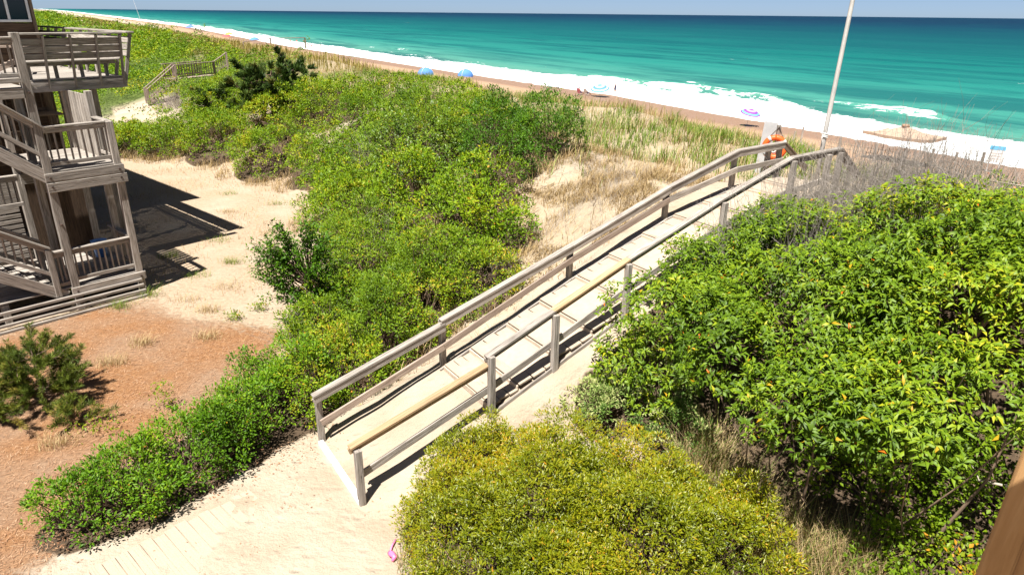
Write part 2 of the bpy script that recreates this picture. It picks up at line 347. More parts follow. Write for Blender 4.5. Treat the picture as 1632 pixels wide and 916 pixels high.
def mat_ground():
    m,n,p,o=mk('ground_sand'); geo=nd(n,'NewGeometry'); P=geo.outputs['Position']
    A=lambda k: nd(n,'Attribute',attribute_name=k).outputs['Fac']
    n1=noise_n(n,P,.9,6); n2=noise_n(n,P,7,6,.65); n3=noise_n(n,P,140,3,.7)
    base=ramp(n,n1,[(.3,(.37,.29,.205)),(.55,(.44,.365,.275)),(.75,(.48,.41,.32))])
    spk=ramp(n,n3,[(.35,(.72,.70,.68)),(.55,(1,1,1)),(.72,(1.0,1.0,1.0))])
    base=mixc(n,.75,base,spk,'MULTIPLY')
    deb=ramp(n,noise_n(n,P,26,5,.7),[(.60,(0,0,0)),(.68,(1,1,1))]); 
    base=mixc(n,math_(n,'MULTIPLY',deb,ramp(n,n2,[(.45,(0,0,0)),(.7,(.55,.55,.55))])),base,(.34,.24,.14))
    gc=ramp(n,noise_n(n,P,18,5,.7),[(.3,(.27,.2,.115)),(.6,(.38,.295,.18)),(.75,(.30,.25,.12))])
    base=mixc(n,math_(n,'MULTIPLY',A('grassy'),ramp(n,n2,[(.3,(.25,.25,.25)),(.65,(.9,.9,.9))])),base,gc)
    base=mixc(n,math_(n,'MULTIPLY',A('tan'),.85),base,ramp(n,noise_n(n,P,11,6,.7),[(.3,(.27,.185,.115)),(.5,(.37,.27,.18)),(.7,(.43,.335,.24))]))
    bc=ramp(n,n1,[(.3,(.33,.215,.14)),(.7,(.39,.265,.175))])
    base=mixc(n,A('beach'),base,bc)
    base=mixc(n,math_(n,'MULTIPLY',A('wet'),.8),base,(.235,.145,.095))
    # pine straw : crossing fibres
    w1=noise_n(n,mapping(n,P,(9,60,9),(0,0,.5)),1,4,.7,.6); w2=noise_n(n,mapping(n,P,(60,8,9),(0,0,.35)),1,4,.7,.6); w3=noise_n(n,mapping(n,P,(50,11,9),(0,0,-.9)),1,4,.7,.6)
    ws=math_(n,'MAXIMUM',math_(n,'MAXIMUM',w1,w2),w3)
    sc=ramp(n,ws,[(.42,(.14,.066,.03)),(.56,(.30,.148,.064)),(.68,(.40,.23,.12))])
    sc=mixc(n,math_(n,'MULTIPLY',ramp(n,noise_n(n,P,.7,4),[(.42,(0,0,0)),(.66,(1,1,1))]),.55),sc,(.30,.22,.155))
    sf=ramp(n,math_(n,'ADD',A('straw'),math_(n,'MULTIPLY_ADD',n2,1.1,-.55)),[(.30,(0,0,0)),(.72,(1,1,1))])
    base=mixc(n,sf,base,sc)
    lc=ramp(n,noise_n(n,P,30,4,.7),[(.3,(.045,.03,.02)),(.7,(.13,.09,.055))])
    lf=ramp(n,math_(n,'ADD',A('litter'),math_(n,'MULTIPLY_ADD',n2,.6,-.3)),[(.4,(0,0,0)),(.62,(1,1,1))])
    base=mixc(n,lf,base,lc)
    vc=ramp(n,noise_n(n,P,1.1,6,.7),[(.35,(.05,.075,.015)),(.6,(.11,.15,.03)),(.75,(.17,.19,.06))])
    base=mixc(n,A('veg'),base,vc)
    lk(n,base,p.inputs['Base Color']); lk(n,math_(n,'MULTIPLY_ADD',A('wet'),-.5,.95),p.inputs['Roughness']); p.inputs['Specular IOR Level'].default_value=.2
    fv=nd(n,'TexVoronoi',feature='SMOOTH_F1'); fv.inputs['Scale'].default_value=2.6; lk(n,mapping(n,P,(1,1.7,1),(0,0,.6)),fv.inputs['Vector'])
    ft=ramp(n,fv.outputs['Distance'],[(.08,(0,0,0)),(.24,(1,1,1))])
    n2=math_(n,'ADD',n2,math_(n,'MULTIPLY',ft,.35))
    h=math_(n,'ADD',math_(n,'MULTIPLY',n2,1.0),math_(n,'ADD',math_(n,'MULTIPLY',n3,.10),math_(n,'MULTIPLY',math_(n,'MULTIPLY',ws,sf),.5)))
    bump(n,p,h,.85,.08)
    return m
ns,nt=len(SG),len(TG)
idx=np.arange(ns*nt).reshape(ns,nt)
quads=np.stack([idx[:-1,:-1],idx[1:,:-1],idx[1:,1:],idx[:-1,1:]],-1).reshape(-1,4)
TAN_=np.clip(.75+.5*noise(GX*.8,GY*.8,seed=54)+.3*noise(GX*2.6,GY*2.6,seed=55),0,1)*smooth(11.6,13.2,T_)*(1-smooth(46,50,T_))*(1-smooth(9,11,S_))
GR_=np.maximum(grassy(GX,GY),.85*smooth(-.1,.5,noise(GX*.55,GY*.55,seed=52)+.5*noise(GX*1.7,GY*1.7,seed=53))*smooth(12,13.5,T_)*(1-smooth(34,38,T_))*smooth(-2,0,S_)*(1-smooth(9,10,S_)))
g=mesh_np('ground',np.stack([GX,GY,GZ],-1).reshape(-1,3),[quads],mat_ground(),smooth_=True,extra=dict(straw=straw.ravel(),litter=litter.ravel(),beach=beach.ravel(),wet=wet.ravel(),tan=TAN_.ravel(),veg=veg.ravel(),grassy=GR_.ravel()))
tag(g,'pale sand ground rising to a dune and falling to the beach','ground',kind='structure')
# ------------------------------------------------------------------ sea
def shore_at(t): return np.interp(t,[-60,0,22,77,130,245,526,966,3000],[60,61.5,63,68.5,68,69.5,87,93,110])
SO=np.concatenate([np.arange(-3,40,.55),40*np.exp(np.linspace(.02,6.1,60))])
TO=np.concatenate([np.linspace(-3000,-20,30)[:-1],np.arange(-20,150,1.0),150*np.exp(np.linspace(.01,4.4,90))])
O_,T2=np.meshgrid(SO,TO,indexing='ij'); SS=O_+shore_at(T2); SX,SY=xy(SS,T2)
wl=noise(T2*.02,O_*.0+1.7,seed=31)*5
crest=lambda c,w,a,sd: a*np.exp(-((O_-c-noise(T2*.03,0*O_,seed=sd)*4)/w)**2)*np.clip(.05+noise(T2*.045,0*O_,seed=sd+1)*1.4+noise(T2*.21,O_*.15,seed=sd+2)*.5,0,1.2)
SZ=-4.0+crest(12,1.3,.75,41)+crest(21,1.6,.8,51)+0*noise(SX*.12,SY*.12,seed=33)*.10*smooth(10,30,O_)+noise(SX*.35,SY*.35,seed=34)*.06*smooth(4,14,O_)
SZ=np.where(O_>200,-4.0+0*SZ,SZ)
SZ=SZ+.04*smooth(-3,3,O_)
brk=np.maximum(np.maximum(crest(11.2,1.5,1,41),crest(20.0,1.7,.62,51)),0*O_)*(1-smooth(200,420,T2))
def mat_sea():
    m,n,p,o=mk('sea_water'); geo=nd(n,'NewGeometry'); P=geo.outputs['Position']
    A=lambda k: nd(n,'Attribute',attribute_name=k).outputs['Fac']
    off=A('off'); R2=mapping(n,P,(1,1,1),(0,0,-math.atan2(DS[1],DS[0])))   # x = seaward, y = along shore
    lg=math_(n,'LOGARITHM',math_(n,'MAXIMUM',off,1.0),10.0)
    lgn=math_(n,'ADD',lg,math_(n,'MULTIPLY_ADD',noise_n(n,mapping(n,R2,(.02,.004,1)),1,5,.6),.5,-.25))
    x=math_(n,'DIVIDE',lgn,4.2)
    c=ramp(n,x,[(.20,(.11,.22,.165)),(.33,(.055,.225,.175)),(.42,(.016,.165,.135)),(.5,(.004,.112,.098)),(.62,(.001,.052,.064)),(.70,(.001,.022,.048)),(.77,(.001,.008,.034))])
    st1=noise_n(n,mapping(n,R2,(.07,.010,1)),1,7,.66,.5)
    c=mixc(n,ramp(n,st1,[(.46,(0,0,0)),(.60,(.65,.65,.65))]),c,(.001,.06,.068))
    # foam
    f1=noise_n(n,mapping(n,R2,(.16,.05,1)),1,7,.66,.8); f2=noise_n(n,mapping(n,R2,(.7,.30,1)),1,6,.7,1.5)
    edge=math_(n,'MULTIPLY_ADD',noise_n(n,mapping(n,R2,(.03,.02,1)),1,3),13,8.5)
    solid=math_(n,'SUBTRACT',1.0,ramp(n,math_(n,'DIVIDE',math_(n,'ADD',off,math_(n,'MULTIPLY_ADD',f1,8,-4)),edge),[(.62,(0,0,0)),(1.05,(1,1,1))]))
    solid=math_(n,'GREATER_THAN',math_(n,'ADD',solid,math_(n,'MULTIPLY_ADD',f2,1.1,-.55)),.5)
    win=ramp(n,math_(n,'DIVIDE',off,46.0),[(.2,(1,1,1)),(.55,(.55,.55,.55)),(1.0,(0,0,0))])
    thr=math_(n,'MULTIPLY_ADD',win,-.19,.755)
    pat=math_(n,'GREATER_THAN',math_(n,'ADD',math_(n,'MULTIPLY',f1,.62),math_(n,'MULTIPLY',f2,.38)),thr)
    lace=ramp(n,f2,[(.42,(0,0,0)),(.56,(1,1,1))])
    br=ramp(n,math_(n,'MULTIPLY',A('brk'),math_(n,'MULTIPLY_ADD',math_(n,'ADD',f2,f1),3.6,-2.9)),[(.40,(0,0,0)),(.52,(1,1,1))])
    far=math_(n,'MULTIPLY',math_(n,'GREATER_THAN',noise_n(n,mapping(n,R2,(.16,.05,1)),1,4,.75),.735),math_(n,'GREATER_THAN',off,60.0))
    foam=math_(n,'MAXIMUM',math_(n,'MAXIMUM',solid,far),math_(n,'MAXIMUM',math_(n,'MULTIPLY',pat,math_(n,'GREATER_THAN',win,.02)),br),clamp=True)
    foam=math_(n,'MULTIPLY',foam,math_(n,'GREATER_THAN',math_(n,'ADD',off,math_(n,'MULTIPLY_ADD',f1,3,-2.2)),-1.2))
    fc=ramp(n,f2,[(.3,(.50,.56,.56)),(.6,(.80,.81,.81))])
    c=mixc(n,foam,c,fc)
    lk(n,c,p.inputs['Base Color']); lk(n,math_(n,'MULTIPLY_ADD',foam,.5,.35),p.inputs['Roughness'])
    p.inputs['Specular IOR Level'].default_value=.02; p.inputs['IOR'].default_value=1.33
    w=math_(n,'ADD',noise_n(n,mapping(n,R2,(.9,.35,1)),1,5,.6),math_(n,'MULTIPLY',noise_n(n,mapping(n,R2,(.11,.03,1)),1,3),4.0))
    bump(n,p,math_(n,'ADD',w,math_(n,'MULTIPLY',foam,.5)),.5,.35)
    return m
ns,nt=len(SO),len(TO); idx=np.arange(ns*nt).reshape(ns,nt)
quads=np.stack([idx[:-1,:-1],idx[1:,:-1],idx[1:,1:],idx[:-1,1:]],-1).reshape(-1,4)
sea=mesh_np('sea',np.stack([SX,SY,SZ],-1).reshape(-1,3),[quads],mat_sea(),smooth_=True,extra=dict(off=O_.ravel(),brk=brk.ravel()))
tag(sea,'teal sea with white surf breaking along the beach','sea',kind='structure')
# ------------------------------------------------------------------ beach house on the left (weathered decks and stairs)
U2=np.array([.67,.742]); V2=np.array([-.742,.67]); HA=np.array([-9.84,16.82])
def HW(u,v,z): p=HA+U2*u+V2*v; return Vector((p[0],p[1],z))
HU=Vector((U2[0],U2[1],0)); HV=Vector((V2[0],V2[1],0))
house=thing('beach_house','weathered grey wooden beach house with stacked decks and stairs at left edge','house',HW(-1.5,4,0))
def rail_run(par,u0,v0,u1,v1,z0,z1,zb0=None,zb1=None,n=None,bal=True,mat=None,sp=.155,bw=.038):
    """balustrade: cap board, top and bottom rails, balusters"""
    mat=mat or WG; zb0=z0-.82 if zb0 is None else zb0; zb1=z1-.82 if zb1 is None else zb1
    a=HW(u0,v0,z0); b=HW(u1,v1,z1); L=(b-a).length
    beam('cap_rail',par,a,b,.15,.04,mat); beam('top_rail',par,a-Vector((0,0,.09)),b-Vector((0,0,.09)),.04,.10,mat)
    beam('bottom_rail',par,HW(u0,v0,zb0),HW(u1,v1,zb1),.04,.09,mat)
    if bal:
        n=n or max(2,int(L/sp))
        for i in range(n):
            k=(i+.5)/n; u=u0+(u1-u0)*k; v=v0+(v1-v0)*k
            zz=z0+(z1-z0)*k; zb=zb0+(zb1-zb0)*k
            o=(.003*random.uniform(-1,1))
            beam('baluster',par,HW(u+o,v+.05 if u0!=u1 else v,zb-.03),HW(u,v+.05 if u0!=u1 else v,zz-.06),bw,bw,mat,up=HU)
def post(par,u,v,z0,z1,w=.15,mat=None,name='post'): return beam(name,par,HW(u,v,z0),HW(u,v,z1),w,w,mat or WG,up=HU)
# ground deck
gd=sub('ground_deck',house,HW(-2,1,.4))
for i,(z,hh) in enumerate(((.04,.06),(.165,.06),(.29,.065),(.415,.065))):
    beam('skirt_board',gd,HW(-6.2,-.40+.075*i,z),HW(-.02,-.40+.075*i,z),.06,hh,WG,up=(0,0,1))
    beam('skirt_board',gd,HW(.06,-.1,z),HW(.06,3.0,z),.035,hh,WG)
beam('rim_board',gd,HW(-1.62,-.10,.50),HW(.1,-.10,.50),.05,.2,WG)
beam('rim_board',gd,HW(.1,-.12,.50),HW(.1,3.0,.50),.05,.2,WG)
for i in range(20): beam('deck_plank',gd,HW(-6.2,.02+.15*i,.60),HW(.05,.02+.15*i,.60),.14,.035,WG)
rail_run(gd,-1.42,0,-.08,0,1.55,1.55,.78,.78,n=10)
rail_run(gd,-1.86,0,-1.58,0,1.55,1.55,.72,.72,n=3)
rail_run(gd,0,.08,0,1.5,1.55,1.55,.78,.78)
for u in (-6.1,-4.4,-3.0): post(gd,u,.05,-.1,.55)
# lower stairs : descends to the right, along the front
ls=sub('lower_stairs',house,HW(-2.5,-.3,.6))
def flight(par,u0,z0,n,rise,run,v0,v1):
    for i in range(n):
        u=u0-run*i; z=z0+rise*i
        for q in range(2): beam('tread',par,HW(u-.07-.14*q,v0,z),HW(u-.07-.14*q,v1,z),.135,.04,WG)
        beam('riser',par,HW(u-.01,v0,z-.09),HW(u-.01,v1,z-.09),.03,.13,WG)
for i,(z) in enumerate(()):   # wide bottom steps that run along the front
    beam('tread',ls,HW(-6.2,-.62+.12*i-.0,z),HW(-2.05+.13*(3-i),-.62+.12*i,z),.17,.045,WG)
flight(ls,-1.95,.78,9,.185,.27,-.02,.75)
for v in (-.05,.78):
    beam('stringer',ls,HW(-1.72,v,.42),HW(-4.6,v,2.39),.045,.26,WG,up=(0,0,1))
    post(ls,-1.9,v,.45,1.66,.13)
rail_run(ls,-1.85,-.05,-4.5,-.05,1.68,3.52,.98,2.82,n=17)
rail_run(ls,-1.85,.78,-4.5,.78,1.68,3.52,.98,2.82,n=17)
# middle deck
md=sub('middle_deck',house,HW(-.7,1,3.4))
for du,dv,z,h in ((0,-.1,3.33,.2),(0.03,-.115,3.10,.22)):
    beam('rim_board',md,HW(-1.6,dv,z),HW(.12+du,dv,z),.05,h,WG)
    beam('rim_board',md,HW(.10+du,dv,z),HW(.10+du,2.9,z),.05,h,WG)
beam('under_beam',md,HW(-1.5,1.3,2.85),HW(.05,1.3,2.85),.08,.28,WG)
beam('under_beam',md,HW(-1.5,2.7,2.85),HW(.05,2.7,2.85),.08,.28,WG)
for i in range(20): beam('deck_plank',md,HW(-1.7,.02+.145*i,3.45),HW(.1,.02+.145*i,3.45),.138,.035,WG)
rail_run(md,-1.40,0,-.08,0,4.47,4.47,3.62,3.62,n=9)
rail_run(md,0,.08,0,1.0,4.47,4.47,3.62,3.62,n=5)
# upper stairs
us=sub('upper_stairs',house,HW(-2.5,0,4.4))
flight(us,-1.6,3.62,9,.205,.245,-.02,.8)
for v in (-.05,.84): beam('stringer',us,HW(-1.5,v,3.30),HW(-4.2,v,5.56),.045,.27,WG)
rail_run(us,-1.38,-.06,-4.0,-.06,4.46,6.66,3.72,5.92,n=17)
rail_run(us,-1.38,.84,-4.0,.84,4.46,6.66,3.72,5.92,n=17)
# posts of the stair tower
tw=sub('tower_posts',house,HW(-.7,1,0))
post(tw,-1.5,0,-.1,6.5,.17); post(tw,0,0,-.1,3.0,.16); post(tw,0,0,3.22,4.47,.16)
post(tw,0,1.02,-.1,5.1,.15); post(tw,-1.5,1.02,-.1,5.1,.15); post(tw,0,2.85,-.1,5.1,.15); post(tw,-1.5,2.85,-.1,5.1,.15)
for i in range(9): beam('screen_plank',tw,HW(.0,1.2+.185*i,3.3),HW(.0,1.2+.185*i,5.0),.15,.03,WG,up=HU)
BOLT=plain('rusty_bolt',(.07,.045,.035),.6,.2)
for (u,z) in ((-1.5,3.33),(-1.5,3.12),(0,3.33),(0,3.12),(-1.5,.5),(0,.5),(-1.5,5.25),(-1.5,2.2)):
    M=MB(); M.tube([HW(u,-.06,z),HW(u,-.150,z)],[.028,.024],8); M.build('bolt',BOLT,tw)
# rear wall of the stair tower, shaded boards
rw=sub('rear_wall',house,HW(-2.5,3,1.5))
for i in range(9): beam('wall_plank',rw,HW(-6,3.05,.72+.14*i),HW(-1.62,3.05,.72+.14*i),.03,.10,WG)
for i in range(5): beam('wall_plank',rw,HW(-6,3.05,2.03+.185*i),HW(-1.62,3.05,2.03+.185*i),.03,.178,WG)
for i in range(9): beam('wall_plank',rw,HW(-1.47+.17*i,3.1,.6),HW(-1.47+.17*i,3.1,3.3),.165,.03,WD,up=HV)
rail_run(rw,-6,2.4,-1.62,2.4,3.02,3.02,2.28,2.28)
# upper landing and sun deck
ud=sub('upper_deck',house,HW(0,5,5.2))
for i in range(8): beam('deck_plank',ud,HW(-6.5,.1+.15*i,5.34),HW(-1.5,.1+.15*i,5.34),.142,.035,WG)
for i in range(56): beam('deck_plank',ud,HW(-6.5,2.8+.15*i,5.25),HW(1.5,2.8+.15*i,5.25),.142,.035,WG)
beam('rim_board',ud,HW(-6.5,-.1,5.25),HW(-1.6,-.1,5.25),.05,.22,WG); beam('rim_board',ud,HW(-6.5,-.12,5.52),HW(-1.6,-.12,5.52),.05,.1,WG)
beam('rim_board',ud,HW(-1.0,2.72,5.10),HW(1.52,2.72,5.10),.05,.26,WG); beam('rim_board',ud,HW(1.52,2.7,5.10),HW(1.52,11,5.10),.05,.26,WG)
rail_run(ud,-6.5,-.02,-1.58,-.02,6.4,6.4,5.62,5.62)
for u in (-3.2,-4.9): post(ud,u,0,5.1,6.4,.13)
# flared bench railings: slanted ribs carrying boards, open lower half
def bench(par,a,b,out,nrib):
    """a,b deck-edge ends (u,v); out = outward direction (du,dv)"""
    pt=lambda k,w,z: HW(a[0]+(b[0]-a[0])*k+out[0]*w,a[1]+(b[1]-a[1])*k+out[1]*w,z)
    up=(HU*out[0]+HV*out[1])
    for i in range(nrib+1):
        k=i/nrib; k=min(max(k,.01),.99)
        beam('rib',par,pt(k,.05,5.0),pt(k,.42,6.36),.05,.09,WG,up=up)
    for z,w,hh in ((6.20,.345,.17),(6.02,.295,.16),(5.85,.25,.15)):
        beam('bench_board',par,pt(0,w-.03,z),pt(1,w-.03,z),.03,hh,WG,up=(up*.25+Vector((0,0,1))))
    for w in (-.02,-.17,-.32): beam('seat_board',par,pt(0.02,w+.12,5.72),pt(.98,w+.12,5.72),.135,.04,WG)
    beam('seat_beam',par,pt(0.02,-.22,5.64),pt(.98,-.22,5.64),.04,.11,WG)
    beam('cap_rail',par,pt(-.01,.37,6.40),pt(1.01,.37,6.40),.22,.045,WG)
    for i in range(nrib):
        k=(i+.5)/nrib; beam('seat_leg',par,pt(k,-.24,5.27),pt(k,-.24,5.66),.09,.04,WG,up=up)
bench(ud,(-.95,2.8),(1.5,2.8),(0,-1),4)
bench(ud,(1.5,2.8),(1.5,10.8),(1,0),10)
for u,v in ((1.2,4.5),(1.2,7.5),(1.2,10.5),(-1.5,6),(-5,6)): post(ud,u,v,0,5.1,.16)
# house body
hb=sub('house_body',house,HW(-5,14,4))
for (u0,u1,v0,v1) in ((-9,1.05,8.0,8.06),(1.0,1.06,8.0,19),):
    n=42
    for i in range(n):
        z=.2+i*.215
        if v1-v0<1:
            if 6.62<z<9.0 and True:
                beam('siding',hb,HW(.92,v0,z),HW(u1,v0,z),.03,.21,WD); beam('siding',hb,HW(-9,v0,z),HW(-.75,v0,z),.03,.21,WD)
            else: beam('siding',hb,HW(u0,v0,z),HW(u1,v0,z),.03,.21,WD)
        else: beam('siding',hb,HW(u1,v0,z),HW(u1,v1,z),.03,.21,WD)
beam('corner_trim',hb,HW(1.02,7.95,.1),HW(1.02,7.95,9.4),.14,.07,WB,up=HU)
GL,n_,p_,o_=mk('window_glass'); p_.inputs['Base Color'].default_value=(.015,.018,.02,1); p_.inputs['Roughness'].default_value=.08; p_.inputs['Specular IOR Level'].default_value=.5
win=beam('window',hb,HW(.085,8.02,6.6),HW(.085,8.02,9.05),1.66,.03,GL,up=HV)
for u in (-.75,.37,.92): beam('window_frame',win,HW(u,7.96,6.6),HW(u,7.96,9.05),.07,.05,WHITE,up=HV)
beam('window_frame',win,HW(-.78,7.95,6.62),HW(.95,7.95,6.62),.05,.07,WHITE)
M=MB(); ro=[HW(-9.5,7.4,9.45),HW(1.5,7.4,9.45),HW(1.5,19.5,9.45),HW(-9.5,19.5,9.45)]; rt=[HW(-4,12.5,11.8),HW(-4,19.5,11.8)]
M.add(ro+rt,[(0,1,4),(1,2,5,4),(2,3,5),(3,0,4,5),(3,2,1,0)]); M.build('roof',plain('roof_shingle',(.11,.09,.075),.9,.3,30),hb)
# railing of the lower sea-side deck behind
bd=sub('back_deck',house,HW(0,9,4))
for i in range(5): beam('deck_plank',bd,HW(-3,6.4+.3*i,3.95),HW(.8,6.4+.3*i,3.95),.28,.04,WB)
rail_run(bd,-3,7.2,.6,7.2,4.85,4.85,4.05,4.05,mat=WB); post(bd,.68,7.2,3.3,4.9,.16,WB)
rail_run(bd,-3,6.0,.6,6.0,3.6,3.6,2.7,2.7,mat=WB)
# blue bin on the ground deck
bn=thing('plastic_bin','small blue plastic bin at the right end of the ground deck','bin',HW(-.25,1.9,.62))
BLUE=plain('blue_plastic',(.06,.17,.42),.4,.05)
M=MB(); 
M.tube([HW(-.25,1.9,.62),HW(-.25,1.9,1.05)],[.14,.19],14); M.build('bucket_body',BLUE,bn)
M=MB(); M.tube([HW(-.25,1.9,1.05),HW(-.25,1.9,1.08)],[.205,.205],14); M.build('rim',BLUE,bn)
# deck chairs
def chair(loc,ang,label):
    c=thing('deck_chair',label,'chair',loc,'wooden chairs on the upper deck')
    D=Matrix.Translation(loc)@Matrix.Rotation(ang,4,'Z')@Matrix.Scale(1.3,4)
    P=lambda x,y,z: D@Vector((x,y,z))
    fx=D.to_3x3()@Vector((1,0,0)); 
    for sy in (-.3,.3):
        beam('leg',c,P(.32,sy,0),P(.32,sy,.55),.09,.025,WP,up=fx); beam('leg',c,P(-.45,sy,0),P(.3,sy,.34),.025,.12,WP)
        beam('arm_rest',c,P(-.38,sy*1.15,.56),P(.42,sy*1.15,.56),.14,.025,WP)
    for i in range(5): beam('seat_slat',c,P(.28-.12*i,-.28,.36-.045*i),P(.28-.12*i,.28,.36-.045*i),.1,.02,WP)
    for i in range(5):
        y=-.24+.12*i; beam('back_slat',c,P(-.22,y,.16),P(-.56,y*1.15,1.0-.05*abs(i-2)),.105,.02,WP,up=fx)
    beam('back_brace',c,P(-.4,-.28,.56),P(-.4,.28,.56),.03,.07,WP)
    return c
chair(HW(-.55,5.2,5.27),math.atan2(U2[1],U2[0])-.3,'wooden slatted deck chair facing the sea, nearest the corner of the upper deck')
chair(HW(-2.2,6.2,5.27),math.atan2(U2[1],U2[0])+.1,'wooden slatted deck chair beneath the dark window at the picture edge')
# ------------------------------------------------------------------ dune walkway
def WK(a,side,z,off=0): # side 0 = left (t 10.2), 1 = right (t 8.42)
    x,y=xy(2.8+a,(10.2 if side==0 else 8.42)+off); return Vector((x,y,z))
def zf(a): return float(np.interp(a+2.8,WALK_S,WALK_Z))
walk=thing('dune_walkway','sandy wooden stepped walkway with grey handrails climbing over the dune','walkway',WK(0,0,0,-.9))
A_=[2.4,2.95,3.78,4.55,5.45,6.3,7.2,8.1,9.0,10.1,11.0,11.85]
SANDQ=[]; WRS=wood('bleached_riser',(.30,.23,.17),(.48,.39,.30),(.60,.50,.39))
for i in range(len(A_)-1):
    a0,a1=A_[i],A_[i+1]; z0=zf(a0)+.05; z1=zf(a1)-.035; n=3
    for j in range(n):
        k0=(j+.02)/n; k1=(j+.98)/n; am=a0+(a1-a0)*(k0+k1)/2; zm=z0+(z1-z0)*(k0+k1)/2+.003*random.uniform(-1,1)
        up=Vector((-(z1-z0)/(a1-a0)*DS[0],-(z1-z0)/(a1-a0)*DS[1],1))
        beam('tread_plank',walk,WK(am,0,zm,-.1+random.uniform(-.03,.03)),WK(am,1,zm,.02+random.uniform(-.03,.03)),(a1-a0)*.965/n,.04,WS,up=up)
    SANDQ.append((a0,a1,z0,z1))
    beam('riser_board',walk,WK(a0-.012,0,zf(a0)-.03,-.1),WK(a0-.012,1,zf(a0)-.03,.04),.03,.15,WRS)
SD=plain('drift_sand',(.42,.345,.26),.95,.10,9,.15,.3)
for (a0,a1,z0,z1) in SANDQ:   # wind-blown sand lying on each tread
    nu,nv=12,16; V=[]
    for j in range(nu+1):
        for k in range(nv+1):
            u=j/nu; w=k/nv; e=max(abs(u-.5),abs(w-.5))*2; a=a0+.03+(a1-a0-.05)*u; t=-.13+(-1.78+.13+.06)*w
            p=WK(a,0,0,t); p.z=z0+(z1-z0)*(a-a0)/(a1-a0)+.012+.03*float(smooth(1.0,.55,e))+.035*float(noise(p.x*2.3,p.y*2.3,seed=44))-.03*float(smooth(.82,1.0,e)); V.append(p)
    F=[(j*(nv+1)+k,(j+1)*(nv+1)+k,(j+1)*(nv+1)+k+1,j*(nv+1)+k+1) for j in range(nu) for k in range(nv)]
    MB().add(V,F).build('sand_drift',SD,walk,True)
beam('sill_board',walk,WK(-.02,0,.015,-.0),WK(-.02,1,.015,-.08),.09,.09,WHITE)
for side in (0,1):
    pts=[(2.35,zf(2.35)),(5.4,zf(5.4)),(8,zf(8)),(10.1,zf(10.1)),(11.8,zf(11.8))]
    for (a,z),(b,w) in zip(pts,pts[1:]): beam('stringer',walk,WK(a,side,z-.10,-.05 if side==0 else -.07),WK(b,side,w-.10,-.05 if side==0 else -.07),.04,.2,WG)
def toprail(side,pts,mats):
    for ((a,z),(b,w)),m in zip(zip(pts,pts[1:]),mats):
        beam('cap_rail',walk,WK(a,side,z),WK(b,side,w),.135,.042,m)
        o=-.035 if side==0 else .035
        beam('top_rail',walk,WK(a,side,z-.085,o),WK(b,side,w-.085,o),.04,.115,m)
toprail(0,[(-.08,.955),(2.46,1.70)],[WG]); toprail(0,[(2.38,1.765),(5.38,2.69),(8.0,3.56),(10.1,4.14),(11.75,4.18),(12.75,3.5)],[WG,WG,WG,WG,WB])
toprail(1,[(-.10,.985),(2.42,1.72)],[WT]); toprail(1,[(2.28,1.83),(3.64,2.35)],[WG]); toprail(1,[(3.60,2.34),(5.25,2.96)],[WT]); toprail(1,[(5.25,2.96),(7.57,3.75),(9.53,4.33),(11.2,4.37),(12.1,3.7)],[WG,WG,WG,WB])
def lowrail(side,pts):
    for (a,b) in zip(pts,pts[1:]):
        beam('lower_rail',walk,WK(a,side,zf(a)+.40,.03 if side else -.03),WK(b,side,zf(b)+.40,.03 if side else -.03),.04,.13,WP if side==0 and a<8 else WG)
lowrail(0,[0.02,2.43,5.4,8.0,10.1,11.75]); lowrail(1,[.02,2.34,3.62,5.1,7.57,9.53,11.1])
for side,L in ((0,[(.03,.92),(2.45,1.73),(5.4,2.63),(8.0,3.5),(10.1,4.08),(11.3,4.12),(11.72,4.13)]),(1,[(.0,.95),(2.34,1.86),(3.62,2.29),(5.2,2.9),(7.57,3.69),(9.53,4.28),(10.7,4.3),(11.12,4.3)])):
    for a,z in L:
        beam('post',walk,WK(a,side,zf(a)-.5,.075 if side==0 else -.075),WK(a,side,z,.075 if side==0 else -.075),.105,.105,WG,up=(DS[0],DS[1],0))
# half-buried boardwalk in front of the walkway
bwk=thing('boardwalk','pale sand covered boardwalk planks half buried at the bottom of the picture','boardwalk',(-3.4,8,0))
pd=Vector((.666,.746,0)); pn=Vector((-.746,.666,0))
o0=Vector((-4.55,7.07,0))
for i in range(17):
    c=o0+pd*(i*.165-1.15)-pn*(random.uniform(-.04,.04)); z=.020-.0012*i+random.uniform(-.003,.003)-.004*(i>11)
    tl=Vector((0,0,random.uniform(-.004,.004)))
    beam('plank',bwk,c+pn*.80+Vector((0,0,z-.006))+tl,c-pn*.74+Vector((0,0,z-.048))-tl,.158,.04,WS2)
# ------------------------------------------------------------------ life ring, board, flagpole
PALE=plain('weathered_white_paint',(.46,.46,.455),.7,.12,5)
wb=thing('white_board_post','tall weathered white board standing behind the top of the walkway','post',(6.60,18.1,2.9))
B0=Vector((6.54,18.15,2.85)); tilt=Vector((.10,-.05,1)).normalized(); sd=Vector((.93,-.37,0)).normalized()
pts=[B0-sd*.10,B0+sd*.10,B0+sd*.17+tilt*1.58,B0-sd*.17+tilt*1.62]; nrm=sd.cross(tilt).normalized()*.05
M=MB(); M.add([p for p in pts]+[p+nrm for p in pts],[(0,1,2,3),(7,6,5,4),(0,4,5,1),(1,5,6,2),(2,6,7,3),(3,7,4,0)]); M.build('board',PALE,wb)
lr=thing('life_ring','orange life ring with white bands hung by a rope above the handrail','life ring',(6.62,17.5,3.6))
ORG=plain('orange_plastic',(.80,.115,.018),.45,.06); ROPE=plain('rope',(.10,.085,.07),.9,.2,60); ROPEW=plain('white_rope',(.75,.73,.68),.9,.1,40)
